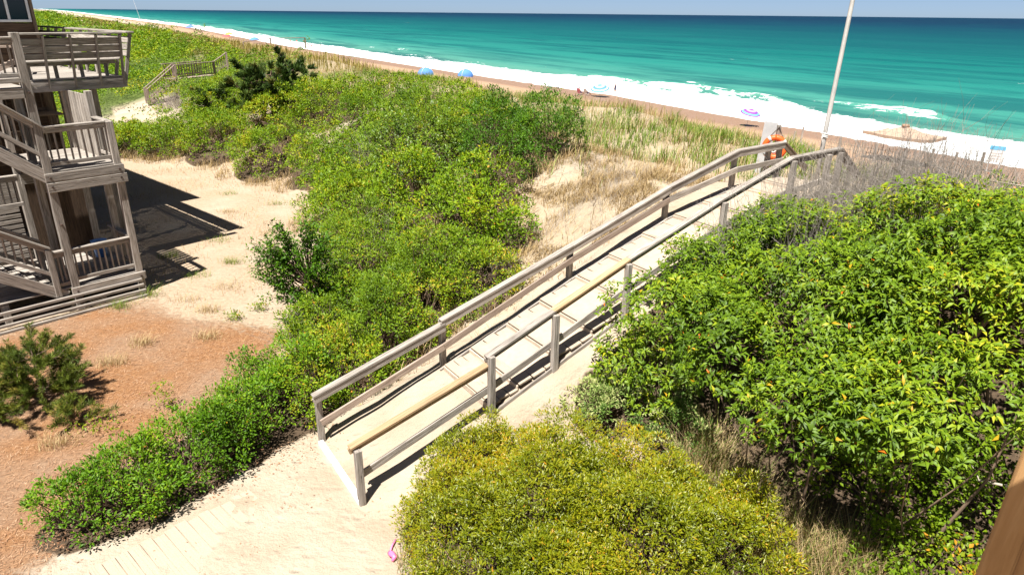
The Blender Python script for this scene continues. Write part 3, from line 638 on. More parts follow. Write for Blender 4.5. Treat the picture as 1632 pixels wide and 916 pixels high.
cR=Vector((6.70,17.62,3.86)); ax=Vector((-.30,-.95,.12)).normalized(); e1=Vector((0,0,1)); e1=(e1-ax*e1.dot(ax)).normalized(); e2=ax.cross(e1)
def ringtube(g0,g1,n,R_,r,m=10):
    M=MB(); M.tube([cR+(e1*math.cos(g)+e2*math.sin(g))*R_ for g in np.linspace(g0,g1,n)],r,m); return M
ringtube(0,2*math.pi,49,.245,.072).build('ring',ORG,lr,True)
for g in (.6,2.2,3.75,5.35): ringtube(g-.13,g+.13,5,.245,.076).build('band',PALE,lr,True)
hk=cR+Vector((.06,.02,.52))
for g in (.62,-.62):
    M=MB(); q=cR+(e1*math.cos(g)+e2*math.sin(g))*.29; M.tube([q,hk],.012,5); M.build('hanging_rope',ROPE,lr)
M=MB()
for k in range(3): M.tube([cR-e1*(.02+.03*k)+e2*(.07*math.cos(g)+.02)+e1*.10*math.sin(g)-ax*.02*k for g in np.linspace(0,2*math.pi,13)],.011,5)
M.build('rope_coil',ROPEW,lr)
hp=thing('hook_post','short grey wooden post carrying the life ring rope','post',(6.8,17.7,2.8)); beam('post',hp,(6.78,17.72,2.6),(6.77,17.70,4.42),.09,.09,WG,up=(1,0,0))
fp=thing('flagpole','tall bare grey flagpole lashed to the right handrail','flagpole',(6.94,15.42,3.1))
FG=plain('pole_grey',(.52,.50,.47),.55,.15,4)
M=MB(); M.tube([(6.93,15.44,3.0),(6.94,15.42,4.6),(6.99,15.35,7.4),(7.03,15.3,9.6)],[.052,.050,.043,.035],10); M.build('pole',FG,fp,True)
M=MB(); M.tube([(6.985,15.32,9.6),(6.97,15.30,7.3),(6.90,15.36,4.66)],.006,4); M.build('halyard',ROPEW,fp)
M=MB()
for z in (4.50,4.53,4.57): M.tube([(6.94+.062*math.cos(g),15.42+.062*math.sin(g),z+.012*math.sin(g*2)) for g in np.linspace(0,6.3,12)],.012,5)
M.tube([(6.89,15.38,4.55),(6.86,15.36,4.48),(6.88,15.35,4.40)],.012,5); M.build('lashing',ROPEW,fp)
M=MB(); M.tube([(7.03,15.3,9.6),(7.03,15.3,9.68)],[.05,.02],10); M.build('finial',FG,fp)
# ------------------------------------------------------------------ camera-side balcony rail (close, at the right edge)
br=thing('balcony_rail','blurred tan wooden balcony rail half in shadow at the lower right corner','railing',(1.3,.9,6.0))
WR=wood('balcony_wood',(.24,.125,.05),(.33,.185,.075),(.40,.24,.11))
beam('post',br,(1.15,1.23,4.6),(1.235,1.24,6.98),.15,.15,WR,up=(1,-.95,0))
beam('cap_rail',br,(.80,.755,6.86),(3.2,.68,6.86),.30,.04,WR)  # out-of-view board added to cast shade on the lower part of the post
beam('lower_rail',br,(1.12,1.2,4.9),(3.2,1.1,4.9),.04,.14,WR)
# ------------------------------------------------------------------ far wooden stairs
def gz(x,y): return float(height(np.array([x]),np.array([y]))[0])
fs=thing('far_stairs','brown wooden stairs with balusters climbing the far dune beside the house','stairs',(-25.2,48.6,.9))
side=Vector((-.552,.834,0)); dd=Vector((.834,.552,0))
b0=Vector((-25.0,48.0,.95))
def frail(par,a,b,nb,h=.95):
    beam('cap_rail',par,a+Vector((0,0,h)),b+Vector((0,0,h)),.16,.05,WP); beam('bottom_rail',par,a+Vector((0,0,.15)),b+Vector((0,0,.15)),.05,.09,WP)
    for i in range(nb):
        p=a.lerp(b,(i+.5)/nb); beam('baluster',par,p+Vector((0,0,.15)),p+Vector((0,0,h)),.045,.045,WP,up=dd)
t1=b0+dd*2.0+Vector((0,0,1.55)); t2=Vector((-22.1,52.6,2.5)); t3=t2+dd*.95+Vector((0,0,.6))
for i in range(10):
    p=b0+dd*(.1+.2*i)+Vector((0,0,.02+.155*i)); beam('tread',fs,p-side*.12,p+side*1.3,.26,.05,WP)
for o in (Vector((0,0,0)),side*1.15):
    frail(fs,b0+o,t1+o,13); beam('post',fs,b0+o-Vector((0,0,.3)),b0+o+Vector((0,0,1.0)),.15,.15,WP,up=dd); beam('post',fs,t1+o-Vector((0,0,1.2)),t1+o+Vector((0,0,1.0)),.15,.15,WP,up=dd)
    beam('stringer',fs,b0+o,t1+o,.05,.22,WP)
frail(fs,t1,t2,16); frail(fs,t1+Vector((-1.2,.6,0)),t2+Vector((-1.2,.6,0)),14); frail(fs,t2,t3,7)
for p in (t2,t3): beam('post',fs,p-Vector((0,0,1.0)),p+Vector((0,0,1.0)),.14,.14,WP,up=dd)
for i in range(22):
    k=(i+.5)/22; p=t1.lerp(t2,k); beam('deck_plank',fs,p,p+Vector((-1.2,.6,0)),.17,.04,WP)
# low grey rail of another beach access farther along
fr=thing('beach_access_rail','short grey rail of a distant beach access in the dune scrub','railing',(-50,125,2))
for (p,q) in (((302,72),(314,65)),((314,65),(330,64))): pass
q0=Vector((-33.0,88.0,3.4)); q1=q0+Vector((2.6,2.2,.35)); q2=q1+Vector((3.4,3.2,.0))
beam('cap_rail',fr,q0,q1,.2,.08,WP); beam('cap_rail',fr,q1,q2,.2,.08,WP)
for q in (q0,q1,q2): beam('post',fr,q-Vector((0,0,1.2)),q,.14,.14,WP,up=dd)
# ------------------------------------------------------------------ beach things
TAN=plain('tan_canvas',(.38,.275,.20),.8,.05,2)
STEEL=plain('tent_pole',(.30,.27,.25),.5,.1)
def canvas_tent():
    c=[Vector((27.32,54.13,-1.25)),Vector((29.6,50.0,-1.25)),Vector((32.2,51.4,-1.25)),Vector((29.9,55.5,-1.25))]
    z0=gz(29.5,52.5); t=thing('beach_canopy','tan canopy tent standing on the beach at the right','tent',(29.7,52.7,z0))
    pk=sum(c,Vector())/4+Vector((0,0,.62)); M=MB(); V=[];F=[]
    for i in range(4):
        a,b=c[i],c[(i+1)%4]; n=8
        base=len(V)
        for j in range(n+1):
            for k in range(n+1):
                u=j/n; w=k/n; e=a.lerp(b,u); 
                p=e.lerp(pk,w); sag=math.sin(math.pi*w)*.16+.10*math.sin(math.pi*u)*(1-w); p.z-=sag; V.append(p)
        for j in range(n):
            for k in range(n):
                q=base+j*(n+1)+k; F.append((q,q+n+1,q+n+2,q+1))
    M.add(V,F); M.build('canopy',TAN,t,True)
    for i in range(4):
        a,b=c[i],c[(i+1)%4]; n=10; V=[];F=[]
        for j in range(n+1):
            e=a.lerp(b,j/n); s=.10*math.sin(math.pi*j/n); V+=[e-Vector((0,0,s)),e-Vector((0,0,s+.22+.02*math.sin(j*2.1)))]
        for j in range(n): F.append((2*j,2*j+1,2*j+3,2*j+2))
        MB().add(V,F).build('valance',TAN,t,True)
    M=MB(); M.tube([pk-Vector((0,0,.12)),pk+Vector((0,0,.05)),pk+Vector((0,0,.10))],[.28,.26,.05],10); M.build('vent_cap',plain('vent_brown',(.32,.20,.13),.8),t,True)
    cc=sum(c,Vector())/4
    for p in c:
        f=Vector((p.x,p.y,gz(p.x,p.y))); f+= (f-Vector((cc.x,cc.y,f.z)))*.06
        M=MB(); M.tube([f-Vector((0,0,.1)),p+Vector((0,0,.03))],.03,6); M.build('leg',STEEL,t)
canvas_tent()
def umbrella(x,y,r,h,tilt,cols,label,n=10,grp='beach umbrellas'):
    z=gz(x,y); t=thing('beach_umbrella',label,'umbrella',(x,y,z),grp)
    M=MB(); top=Vector((x,y,z+h))+tilt*.0; axis=(Vector((0,0,1))+tilt).normalized(); foot=Vector((x,y,z))-Vector((tilt.x,tilt.y,0))*h
    foot.z=gz(foot.x,foot.y)-.2; M.tube([foot,top],.02,6); M.build('pole',WHITE,t)
    a=axis.orthogonal().normalized(); b=axis.cross(a)
    rings=[0,.25,.5,.72,.88,1.0]; V=[top]; F=[]; mi=[]
    nn=n*2
    for q,k in enumerate(rings[1:]):
        for i in range(nn):
            g=2*math.pi*i/nn; rr=r*k*(1 if i%2==0 else .965); V.append(top+(a*math.cos(g)+b*math.sin(g))*rr-axis*(r*.42*k**1.7))
    for i in range(nn): F.append((0,1+i,1+(i+1)%nn)); mi.append(0)
    for q in range(len(rings)-2):
        for i in range(nn): F.append((1+q*nn+i,1+(q+1)*nn+i,1+(q+1)*nn+(i+1)%nn,1+q*nn+(i+1)%nn)); mi.append((q+1)%len(cols))
    o=MB().add(V,F).build('canopy',cols,t,True)
    for p,k in zip(o.data.polygons,mi): p.material_index=k%len(cols)
    M=MB(); M.tube([top,top+axis*.1],.02,6); M.build('tip',WHITE,t)
PURP=plain('purple_cloth',(.20,.05,.42),.8,.05); LAV=plain('lavender_cloth',(.38,.27,.55),.8,.05); AQUA=plain('aqua_cloth',(.12,.42,.50),.8,.05)
SKYB=plain('sky_blue_cloth',(.08,.22,.55),.8,.05); PALEB=plain('pale_blue_cloth',(.38,.52,.64),.8,.05); REDC=plain('red_cloth',(.70,.10,.10),.8,.05); YEL=plain('yellow_cloth',(.75,.68,.08),.8,.05); ROYAL=plain('royal_blue_cloth',(.10,.18,.72),.8,.05)
umbrella(24.5,72.2,1.05,1.75,Vector((.12,-.25,0)),[PURP,LAV,PURP,AQUA],'purple and aqua striped beach umbrella above the dune grass')
umbrella(11.9,98.5,1.35,1.6,Vector((-.1,-.3,0)),[SKYB,PALEB],'blue and white beach umbrella beside the seated couple')
SKIN=plain('skin',(.50,.27,.18),.6,.08); HAIR=plain('hair',(.05,.03,.02),.7,.2)
def person_mesh(name,pose):
    J,E,Rd=pose; me=bpy.data.meshes.new(name); me.from_pydata(J,E,[]); ob=bpy.data.objects.new(name,me); COL.objects.link(ob)
    sk=ob.modifiers.new('s','SKIN'); 
    for i,r in enumerate(Rd): me.skin_vertices[0].data[i].radius=(r,r*.85)
    me.skin_vertices[0].data[0].use_root=True
    ss=ob.modifiers.new('u','SUBSURF'); ss.levels=2; ss.render_levels=2
    dg=bpy.context.evaluated_depsgraph_get(); m2=bpy.data.meshes.new_from_object(ob.evaluated_get(dg)); bpy.data.objects.remove(ob)
    for p in m2.polygons: p.use_smooth=True
    return m2
def standing(walk=.12):
    J=[(0,0,.95),(0,0,1.12),(0,0,1.36),(0,0,1.48),(0.01,0,1.60),(0.015,0,1.72)]; Rd=[.15,.135,.17,.06,.095,.075]; E=[(0,1),(1,2),(2,3),(3,4),(4,5)]
    for s in(-1,1):
        b=len(J); J+=[(0,.09*s,.90),(.05*s*walk*8,.10*s,.50),(.02-.11*s*walk*8,.10*s,.09),(.13-.11*s*walk*8,.11*s,.04)]; Rd+=[.095,.062,.042,.035]; E+=[(0,b),(b,b+1),(b+1,b+2),(b+2,b+3)]
        b=len(J); J+=[(0,.19*s,1.38),(-.03*s,.26*s,1.10),(.08,.25*s,.86),(.11,.24*s,.77)]; Rd+=[.06,.043,.034,.03]; E+=[(2,b),(b,b+1),(b+1,b+2),(b+2,b+3)]
    return J,E,Rd
def sitting():
    J=[(0,0,.36),(-.06,0,.55),(-.13,0,.78),(-.14,0,.90),(-.12,0,1.02),(-.11,0,1.13)]; Rd=[.15,.135,.165,.06,.095,.075]; E=[(0,1),(1,2),(2,3),(3,4),(4,5)]
    for s in(-1,1):
        b=len(J); J+=[(.08,.10*s,.36),(.46,.12*s,.42),(.72,.12*s,.10),(.84,.12*s,.06)]; Rd+=[.09,.062,.042,.035]; E+=[(0,b),(b,b+1),(b+1,b+2),(b+2,b+3)]
        b=len(J); J+=[(-.12,.2*s,.79),(-.04,.27*s,.56),(.18,.25*s,.50),(.26,.23*s,.50)]; Rd+=[.06,.043,.034,.03]; E+=[(2,b),(b,b+1),(b+1,b+2),(b+2,b+3)]
    return J,E,Rd
PM={'stand':person_mesh('person_body',standing()),'sit':person_mesh('person_body',sitting())}
def person(kind,x,y,ang,label,cloth,sc=1.0,zlo=.78,zhi=.98,top=None,z=None):
    me=PM[kind].copy(); me.materials.clear()
    for m in (SKIN,cloth,HAIR,top or SKIN): me.materials.append(m)
    zt=max(v.co.z for v in me.vertices)
    for p in me.polygons:
        c=p.center
        if c.z>zt-.10 or (c.z>zt-.22 and c.x<(-.02 if kind=='stand' else -.15)): p.material_index=2
        elif kind=='stand' and zlo<c.z<zhi+.02 and abs(c.y)<.2: p.material_index=1
        elif kind=='stand' and 1.0<c.z<1.42 and abs(c.y)<.2: p.material_index=3
        elif kind=='sit' and c.z<.5 and c.x<.3 and abs(c.y)<.2: p.material_index=1
        elif kind=='sit' and .5<c.z<.85 and abs(c.y)<.2: p.material_index=3
    zz=(gz(x,y)-.01) if z is None else z
    M=Matrix.Translation((x,y,zz))@Matrix.Rotation(ang,4,'Z')@Matrix.Diagonal((sc,sc,sc,1))
    return tag(link(bpy.data.objects.new('person',me),None,M),label,'person','people on the beach')
NAVY=plain('navy_cloth',(.03,.04,.10),.8,.05); PINK=plain('pink_cloth',(.75,.25,.35),.8,.05); WCL=plain('white_cloth',(.75,.74,.72),.8,.05)
person('stand',14.7,102.9,2.4,'person in a dark swimsuit walking at the water edge',NAVY,1.0,.78,1.0,top=NAVY)
def beach_chair(x,y,ang,cloth,label):
    z=gz(x,y); t=thing('beach_chair',label,'chair',(x,y,z),'low folding chairs on the beach'); D=Matrix.Translation((x,y,z))@Matrix.Rotation(ang,4,'Z'); P=lambda a,b,c: D@Vector((a,b,c))
    for s in(-.29,.29):
        M=MB(); M.tube([P(.35,s,0),P(-.2,s,.34),P(-.42,s,.95)],.016,6); M.build('frame',STEEL,t); M=MB(); M.tube([P(-.3,s,0),P(.3,s,.34)],.016,6); M.build('leg',STEEL,t)
        M=MB(); M.tube([P(-.26,s,.52),P(.28,s,.5),P(.3,s,.3)],.02,6); M.build('arm_rest',STEEL,t)
    V=[];F=[]
    for i,(a,c) in enumerate(((.34,.33),(.1,.27),(-.17,.26))): V+=[P(a,-.27,c),P(a,.27,c)]
    for i in range(2): F.append((2*i,2*i+1,2*i+3,2*i+2))
    MB().add(V,F).build('seat',cloth,t); MB().add([P(-.17,-.27,.27),P(-.17,.27,.27),P(-.32,.26,.66),P(-.32,-.26,.66),P(-.42,-.27,.95),P(-.42,.27,.95)],[(0,1,2,3),(3,2,5,4)]).build('backrest',cloth,t)
for i,(x,y,cl,lb,pl) in enumerate(((9.3,99.9,PINK,'red low beach chair left of the blue striped umbrella','person in a red top seated left of the pair by the blue umbrella'),(10.2,99.2,WCL,'white low beach chair next to the blue striped umbrella','person in white seated nearest the blue umbrella'))):
    beach_chair(x,y,.6,cl,lb); person('sit',x,y,.6,pl,NAVY,1.0,top=(REDC,WCL)[i],z=gz(x,y)-.03)
beach_chair(4.6,101.2,.7,WCL,'white low beach chair half hidden by the dune grass'); person('sit',4.6,101.2,.7,'person in a white top sitting low behind the dune grass',NAVY,1.0,top=WCL,z=gz(4.6,101.2)-.03)
for (x,y,a,lb,c) in ((-83,268,2,'leftmost of three tiny people standing by the distant surf',NAVY),(-81.2,270,1,'middle of three tiny people standing by the distant surf',REDC),(-79.5,273,2.5,'rightmost of three tiny people standing by the distant surf',NAVY),(-63,224,1,'tiny person on the far beach left of a second one',REDC),(-60.8,226,2,'tiny person on the far beach right of a second one',PINK),(-46,262,0,'tiny bather wading in the far white surf',REDC)):
    person('stand',x,y,a,lb,c,1.05,top=c if c is REDC else None)
# dome beach shelters
def shelter(x,y,r,label,mat):
    z=gz(x,y); t=thing('beach_shelter',label,'tent',(x,y,z),'blue beach shelters'); V=[];F=[]; n=14;m=6
    for j in range(m+1):
        e=j/m*math.pi/2
        for i in range(n+1):
            g=math.pi*(.75+1.25*i/n); V.append((x+r*math.cos(g)*math.cos(e)*1.15,y+r*math.sin(g)*math.cos(e),z+r*1.0*math.sin(e)*(1-.1*math.sin(5*g)**2)))
    for j in range(m):
        for i in range(n): q=j*(n+1)+i; F.append((q,q+1,q+n+2,q+n+1))
    MB().add(V,F).build('dome',mat,t,True)
    for g in (math.pi*.75,math.pi*1.37,math.pi*2):
        M=MB(); M.tube([(x+r*1.01*math.cos(g)*math.cos(e)*1.15,y+r*1.01*math.sin(g)*math.cos(e),z+r*1.02*math.sin(e)) for e in np.linspace(0,math.pi/2,8)],.03,5); M.build('frame_pole',WHITE,t)
shelter(-15.6,125.5,1.25,'blue dome beach shelter left of another one',SKYB); shelter(-8.8,128.5,1.25,'blue dome beach shelter right of another one',SKYB)
for (x,y,c,lb) in ((-104,262,REDC,'red umbrella on the far beach beneath the breaking wave'),(-88,245,SKYB,'blue umbrella on the far beach next to a red one'),(-118,300,YEL,'yellow umbrella on the far beach'),(-196,440,ROYAL,'royal blue umbrella far up the coast')):
    umbrella(x,y,1.6 if y<400 else 2.6,2.0,Vector((0,-.15,0)),[c],lb,8)
dp=thing('distant_pole','thin white pole far up the beach near the horizon','pole',(-240,470,-2)); M=MB(); M.tube([(-240,470,-3),(-241,470,3),(-243,470,13)],[.10,.09,.06],6); M.build('pole',WHITE,dp)
# leaning sand fence posts
FPOST=[(23.83,58.85,'leftmost thin fence post on the upper beach, left of the flagpole'),(25.39,61.0,'second fence post on the upper beach, just left of the flagpole'),(26.4,55.8,'fence post on the upper beach directly right of the flagpole'),(27.2,51.6,'fence post in front of the canopy tent, left one'),(29.3,51.3,'fence post under the middle of the canopy tent'),(31.2,51.0,'fence post at the right leg of the canopy tent'),(32.9,50.8,'fence post just right of the canopy tent'),(34.9,50.7,'fence post between the canopy tent and the white sign'),(38.6,50.0,'fence post right of the white beach sign')]
for i,(x,y,lb) in enumerate(FPOST):
    z=gz(x,y); o=beam('fence_post',None,(x,y,z-.4),(x+random.uniform(-.08,.12),y,z+1.25+random.uniform(-.15,.25)),.13,.13,WG,up=(1,0,0)); tag(o,lb,'post','beach fence posts')
# sand fence pickets (a short stretch)
sf=thing('sand_fence','short leaning picket sand fence behind the flagpole','fence',(28,55,-3))
WPK=wood('fence_wood',(.30,.24,.17),(.46,.38,.27),(.58,.49,.36))
for i in range(26):
    x=26.0+i*.17; y=58.2-.22*i; z=gz(x,y); beam('picket',sf,(x,y,z-.1),(x+.12,y+.05,z+.85+random.uniform(-.12,.1)),.06,.02,WPK,up=(0,1,0))
for zz in (.3,.65):
    M=MB(); M.tube([(26.05+i*.17,58.2-.22*i,gz(26+i*.17,58.2-.22*i)+zz) for i in range(0,26,5)],.012,5); M.build('wire',ROPE,sf)
# beach notice sign
sg=thing('beach_sign','white sign with a blue top panel on a post on the right beach','sign',(35.9,50.9,-3.2))
sx,sy=35.9,50.9; zz=gz(sx,sy); fc=Vector((sx,sy,0)).normalized(); rt=Vector((fc.y,-fc.x,0))
for k in (-.35,.35): beam('post',sg,Vector((sx,sy,zz-.3))+rt*k,Vector((sx,sy,zz+1.95))+rt*k,.08,.08,WHITE,up=rt)
pc=Vector((sx,sy,0))-fc*.07
bo=beam('panel',sg,pc+Vector((0,0,zz+.75)),pc+Vector((0,0,zz+2.0)),1.05,.03,WHITE,up=fc)
bo2=beam('blue_header',sg,pc-fc*.02+Vector((0,0,zz+1.66)),pc-fc*.02+Vector((0,0,zz+1.95)),.98,.012,plain('sign_blue',(.12,.42,.68),.5,.04),up=fc)
for k in range(3): beam('text_line',sg,pc-fc*.02+Vector((0,0,zz+1.42-.2*k))-rt*.4,pc-fc*.02+Vector((0,0,zz+1.42-.2*k))+rt*(.4-.1*k),.012,.035,plain('sign_grey',(.45,.45,.46),.6),up=(0,0,1))
# pink ribbon toy by the path
tb=thing('pink_toy','small bright pink plastic beach toy lying at the foot of the foreground shrub','toy',(-1.64,7.4,0))
M=MB(); M.tube([(-1.66,7.42,.03),(-1.62,7.36,.07),(-1.57,7.32,.05),(-1.60,7.27,.03)],[.035,.045,.04,.02],8); M.build('scoop',plain('pink_plastic',(.85,.16,.36),.4,.05),tb,True)
M=MB(); M.tube([(-1.66,7.42,.03),(-1.65,7.55,.035),(-1.62,7.68,.03)],[.015,.013,.015],7); M.build('handle',plain('pink_plastic_handle',(.80,.22,.40),.4,.05),tb,True)
# ------------------------------------------------------------------ plants
def unit(a): return a/np.maximum(np.linalg.norm(a,axis=-1,keepdims=True),1e-9)
def leaves(name,P,D,N,L,W,var,mat,parent,curved=False,kind='stuff',M=None):
    """folded leaf blades: P base points, D directions, N face normals"""
    n=len(P); D=unit(D); S=unit(np.cross(D,N)); N=unit(np.cross(S,D)); L=L[:,None]; W=W[:,None]
    if not curved:
        V=np.stack([P,P+D*L*.48+S*W*.5+N*W*.18,P+D*L,P+D*L*.48-S*W*.5+N*W*.18],1).reshape(-1,3)
        i=np.arange(n)[:,None]*4; F=np.concatenate([i+[0,1,2],i+[0,2,3]],0); vv=np.repeat(var,4)
    else:
        V=np.stack([P,P+D*L*.42+S*W*.5+N*W*.22,P+D*L*.45+N*L*.02,P+D*L*.42-S*W*.5+N*W*.22,P+D*L*.88-N*L*.36],1).reshape(-1,3)
        i=np.arange(n)[:,None]*5; F=np.concatenate([i+[0,1,2],i+[0,2,3],i+[2,1,4],i+[2,4,3]],0); vv=np.repeat(var,5)
    o=mesh_np(name,V,[F],mat,parent,var=vv,M=M)
    if kind: o['kind']=kind
    return o
def strips(name,A,B,r0,r1,mat,parent,var=None,mid=None):
    """thin 3-sided tapering twigs from A to B (via mid)"""
    n=len(A); mid=(A+B)/2 if mid is None else mid
    rings=[]; 
    d=unit(B-A); a=unit(np.cross(d,np.array([.3,.5,.8]))); b=np.cross(d,a)
    for C,r in ((A,r0),(mid,(r0+r1)/2),(B,r1)):
        r=np.broadcast_to(np.asarray(r,float),(n,))[:,None]
        for g in (0,2.094,4.189): rings.append(C+(a*math.cos(g)+b*math.sin(g))*r)
    V=np.stack(rings,1).reshape(-1,3); i=np.arange(n)[:,None]*9; F=[]
    for q in (0,3):
        for k in range(3): k2=(k+1)%3; F.append(i+[q+k,q+k2,q+3+k2,q+3+k])
    return mesh_np(name,V,[np.concatenate(F,0)],mat,parent,var=np.repeat(var,9) if var is not None else None)
def gn(s): return np.random.default_rng(s)
G_=lambda *a: a
LM={
'LEAF_HEDGE':leafmat('hedge_leaf',[(0,(.030,.075,.008)),(.45,(.065,.145,.012)),(.8,(.115,.20,.018)),(.96,(.17,.22,.03)),(1,(.26,.13,.03))],.20,gain=(1.42,1.36,.38)),
'LEAF_NEAR':leafmat('thicket_leaf',[(0,(.035,.075,.010)),(.45,(.075,.145,.015)),(.8,(.13,.20,.022)),(.95,(.19,.22,.04)),(1,(.30,.16,.05))],.20,gain=(1.62,1.44,.38)),
'LEAF_MID':leafmat('dune_leaf',[(0,(.035,.080,.008)),(.45,(.080,.155,.012)),(.8,(.135,.21,.018)),(.96,(.20,.23,.03)),(1,(.28,.15,.05))],.20,gain=(1.65,1.47,.36)),
'LEAF_DARK':leafmat('dark_leaf',[(0,(.018,.05,.006)),(.5,(.042,.105,.009)),(.9,(.08,.16,.013)),(1,(.13,.19,.02))],.16,gain=(1.3,1.3,.4)),
'LEAF_BAYFAR':leafmat('glossy_leaf',[(0,(.025,.060,.010)),(.5,(.060,.120,.018)),(.9,(.11,.17,.03)),(1,(.17,.2,.05))],.25,.42,.4),
'LEAF_FG':leafmat('fine_leaf',[(0,(.05,.085,.008)),(.4,(.11,.155,.013)),(.75,(.175,.205,.018)),(.93,(.235,.215,.03)),(1,(.30,.17,.035))],.34,.4,.45,gain=(1.75,1.45,.38)),
'LEAF_WEED':leafmat('weed_leaf',[(0,(.05,.10,.02)),(.5,(.11,.17,.045)),(.8,(.20,.24,.10)),(1,(.42,.40,.25))],.3,.55,gain=(1.15,1.25,.8)),
'LEAF_BAY':leafmat('broad_leaf',[(0,(.025,.062,.009)),(.45,(.060,.128,.014)),(.85,(.115,.195,.022)),(.97,(.19,.24,.035)),(1,(.36,.09,.02))],.22,.52,.3,gain=(1.85,1.5,.4)),
'LEAF_BAYRED':leafmat('reddish_leaf',[(0,(.035,.075,.008)),(.45,(.075,.14,.012)),(.80,(.14,.19,.018)),(.92,(.24,.20,.025)),(1,(.46,.10,.02))],.2,.42,.4),
'LEAF_VINE':leafmat('vine_leaf',[(0,(.045,.09,.015)),(.6,(.10,.17,.025)),(.92,(.17,.22,.05)),(1,(.40,.14,.06))],.34,.45)}
TWIG=plain('grey_twig',(.34,.29,.245),.9,.25,8); STEM=plain('brown_stem',(.15,.10,.065),.9,.25,8); PTW=plain('pale_branch',(.46,.39,.31),.9,.2,8)
def dome_points(dm,rg,dens,crad,low=-.12,lobe=.45):
    """clump centres scattered over a union of lumpy domes; returns positions, outward dirs, depth"""
    Ps=[];Os=[];Cs=[]
    cen=[]
    for (s,t,r,h,l) in dm:
        x,y=xy(s,t); cen.append((x,y,gz(x,y)+l,r,h))
    for q,(x,y,z0,r,h) in enumerate(cen):
        area=2*math.pi*r*(r+h)/2; n=int(area*dens)+6
        rs=min(lobe,r*.5); K=max(7,int(area/((.72 if lobe<.35 else 1.1)*rs*rs)))
        w=rg.uniform(low,1,K); g=rg.uniform(0,2*math.pi,K); c=np.sqrt(1-np.clip(w,-1,1)**2)
        d=np.stack([c*np.cos(g),c*np.sin(g),w],1)
        lump=1+.26*noise(d[:,0]*2.2+q*7,d[:,1]*2.2,d[:,2]*2.2,seed=70+q)+.20*noise(d[:,0]*5.2+q*7,d[:,1]*5,d[:,2]*5,seed=80+q)
        # the dome carries rounded sub-lobes; clumps sit on the skin of each lobe
        lc=np.array([x,y,z0])+d*np.array([r-rs*.55,r-rs*.55,max(h-rs*.55,.3*h)])*(lump*rg.uniform(.86,1.06,K))[:,None]
        lr=rs*rg.uniform(.65,1.25,K); od=unit(d/np.array([r,r,h])); pk=lr**2; li=rg.choice(K,n,p=pk/pk.sum())
        dd_=unit(od[li]*.75+np.array([0,0,.35])+unit(rg.normal(0,1,(n,3)))*1.05)
        sh=1-np.abs(rg.normal(0,.10,n)); inner=rg.random(n)<.12; sh=np.where(inner,rg.uniform(-.8,.8,n),sh)
        p=lc[li]+dd_*(lr[li]*sh)[:,None]; d=np.where(inner[:,None],od[li],dd_)
        keep=np.ones(n,bool)
        for j,(x2,y2,z2,r2,h2) in enumerate(cen):
            if j!=q:
                e=(p-np.array([x2,y2,z2]))/np.array([r2,r2,h2]); keep&=~((np.linalg.norm(e,axis=1)<.72)&(e[:,2]>-.2))
        gh=height(p[:,0],p[:,1]); keep&=p[:,2]>gh+.03
        Ps.append(p[keep]); Os.append(unit(d)[keep]); Cs.append(np.full(keep.sum(),q))
    return np.concatenate(Ps),np.concatenate(Os),np.concatenate(Cs),cen
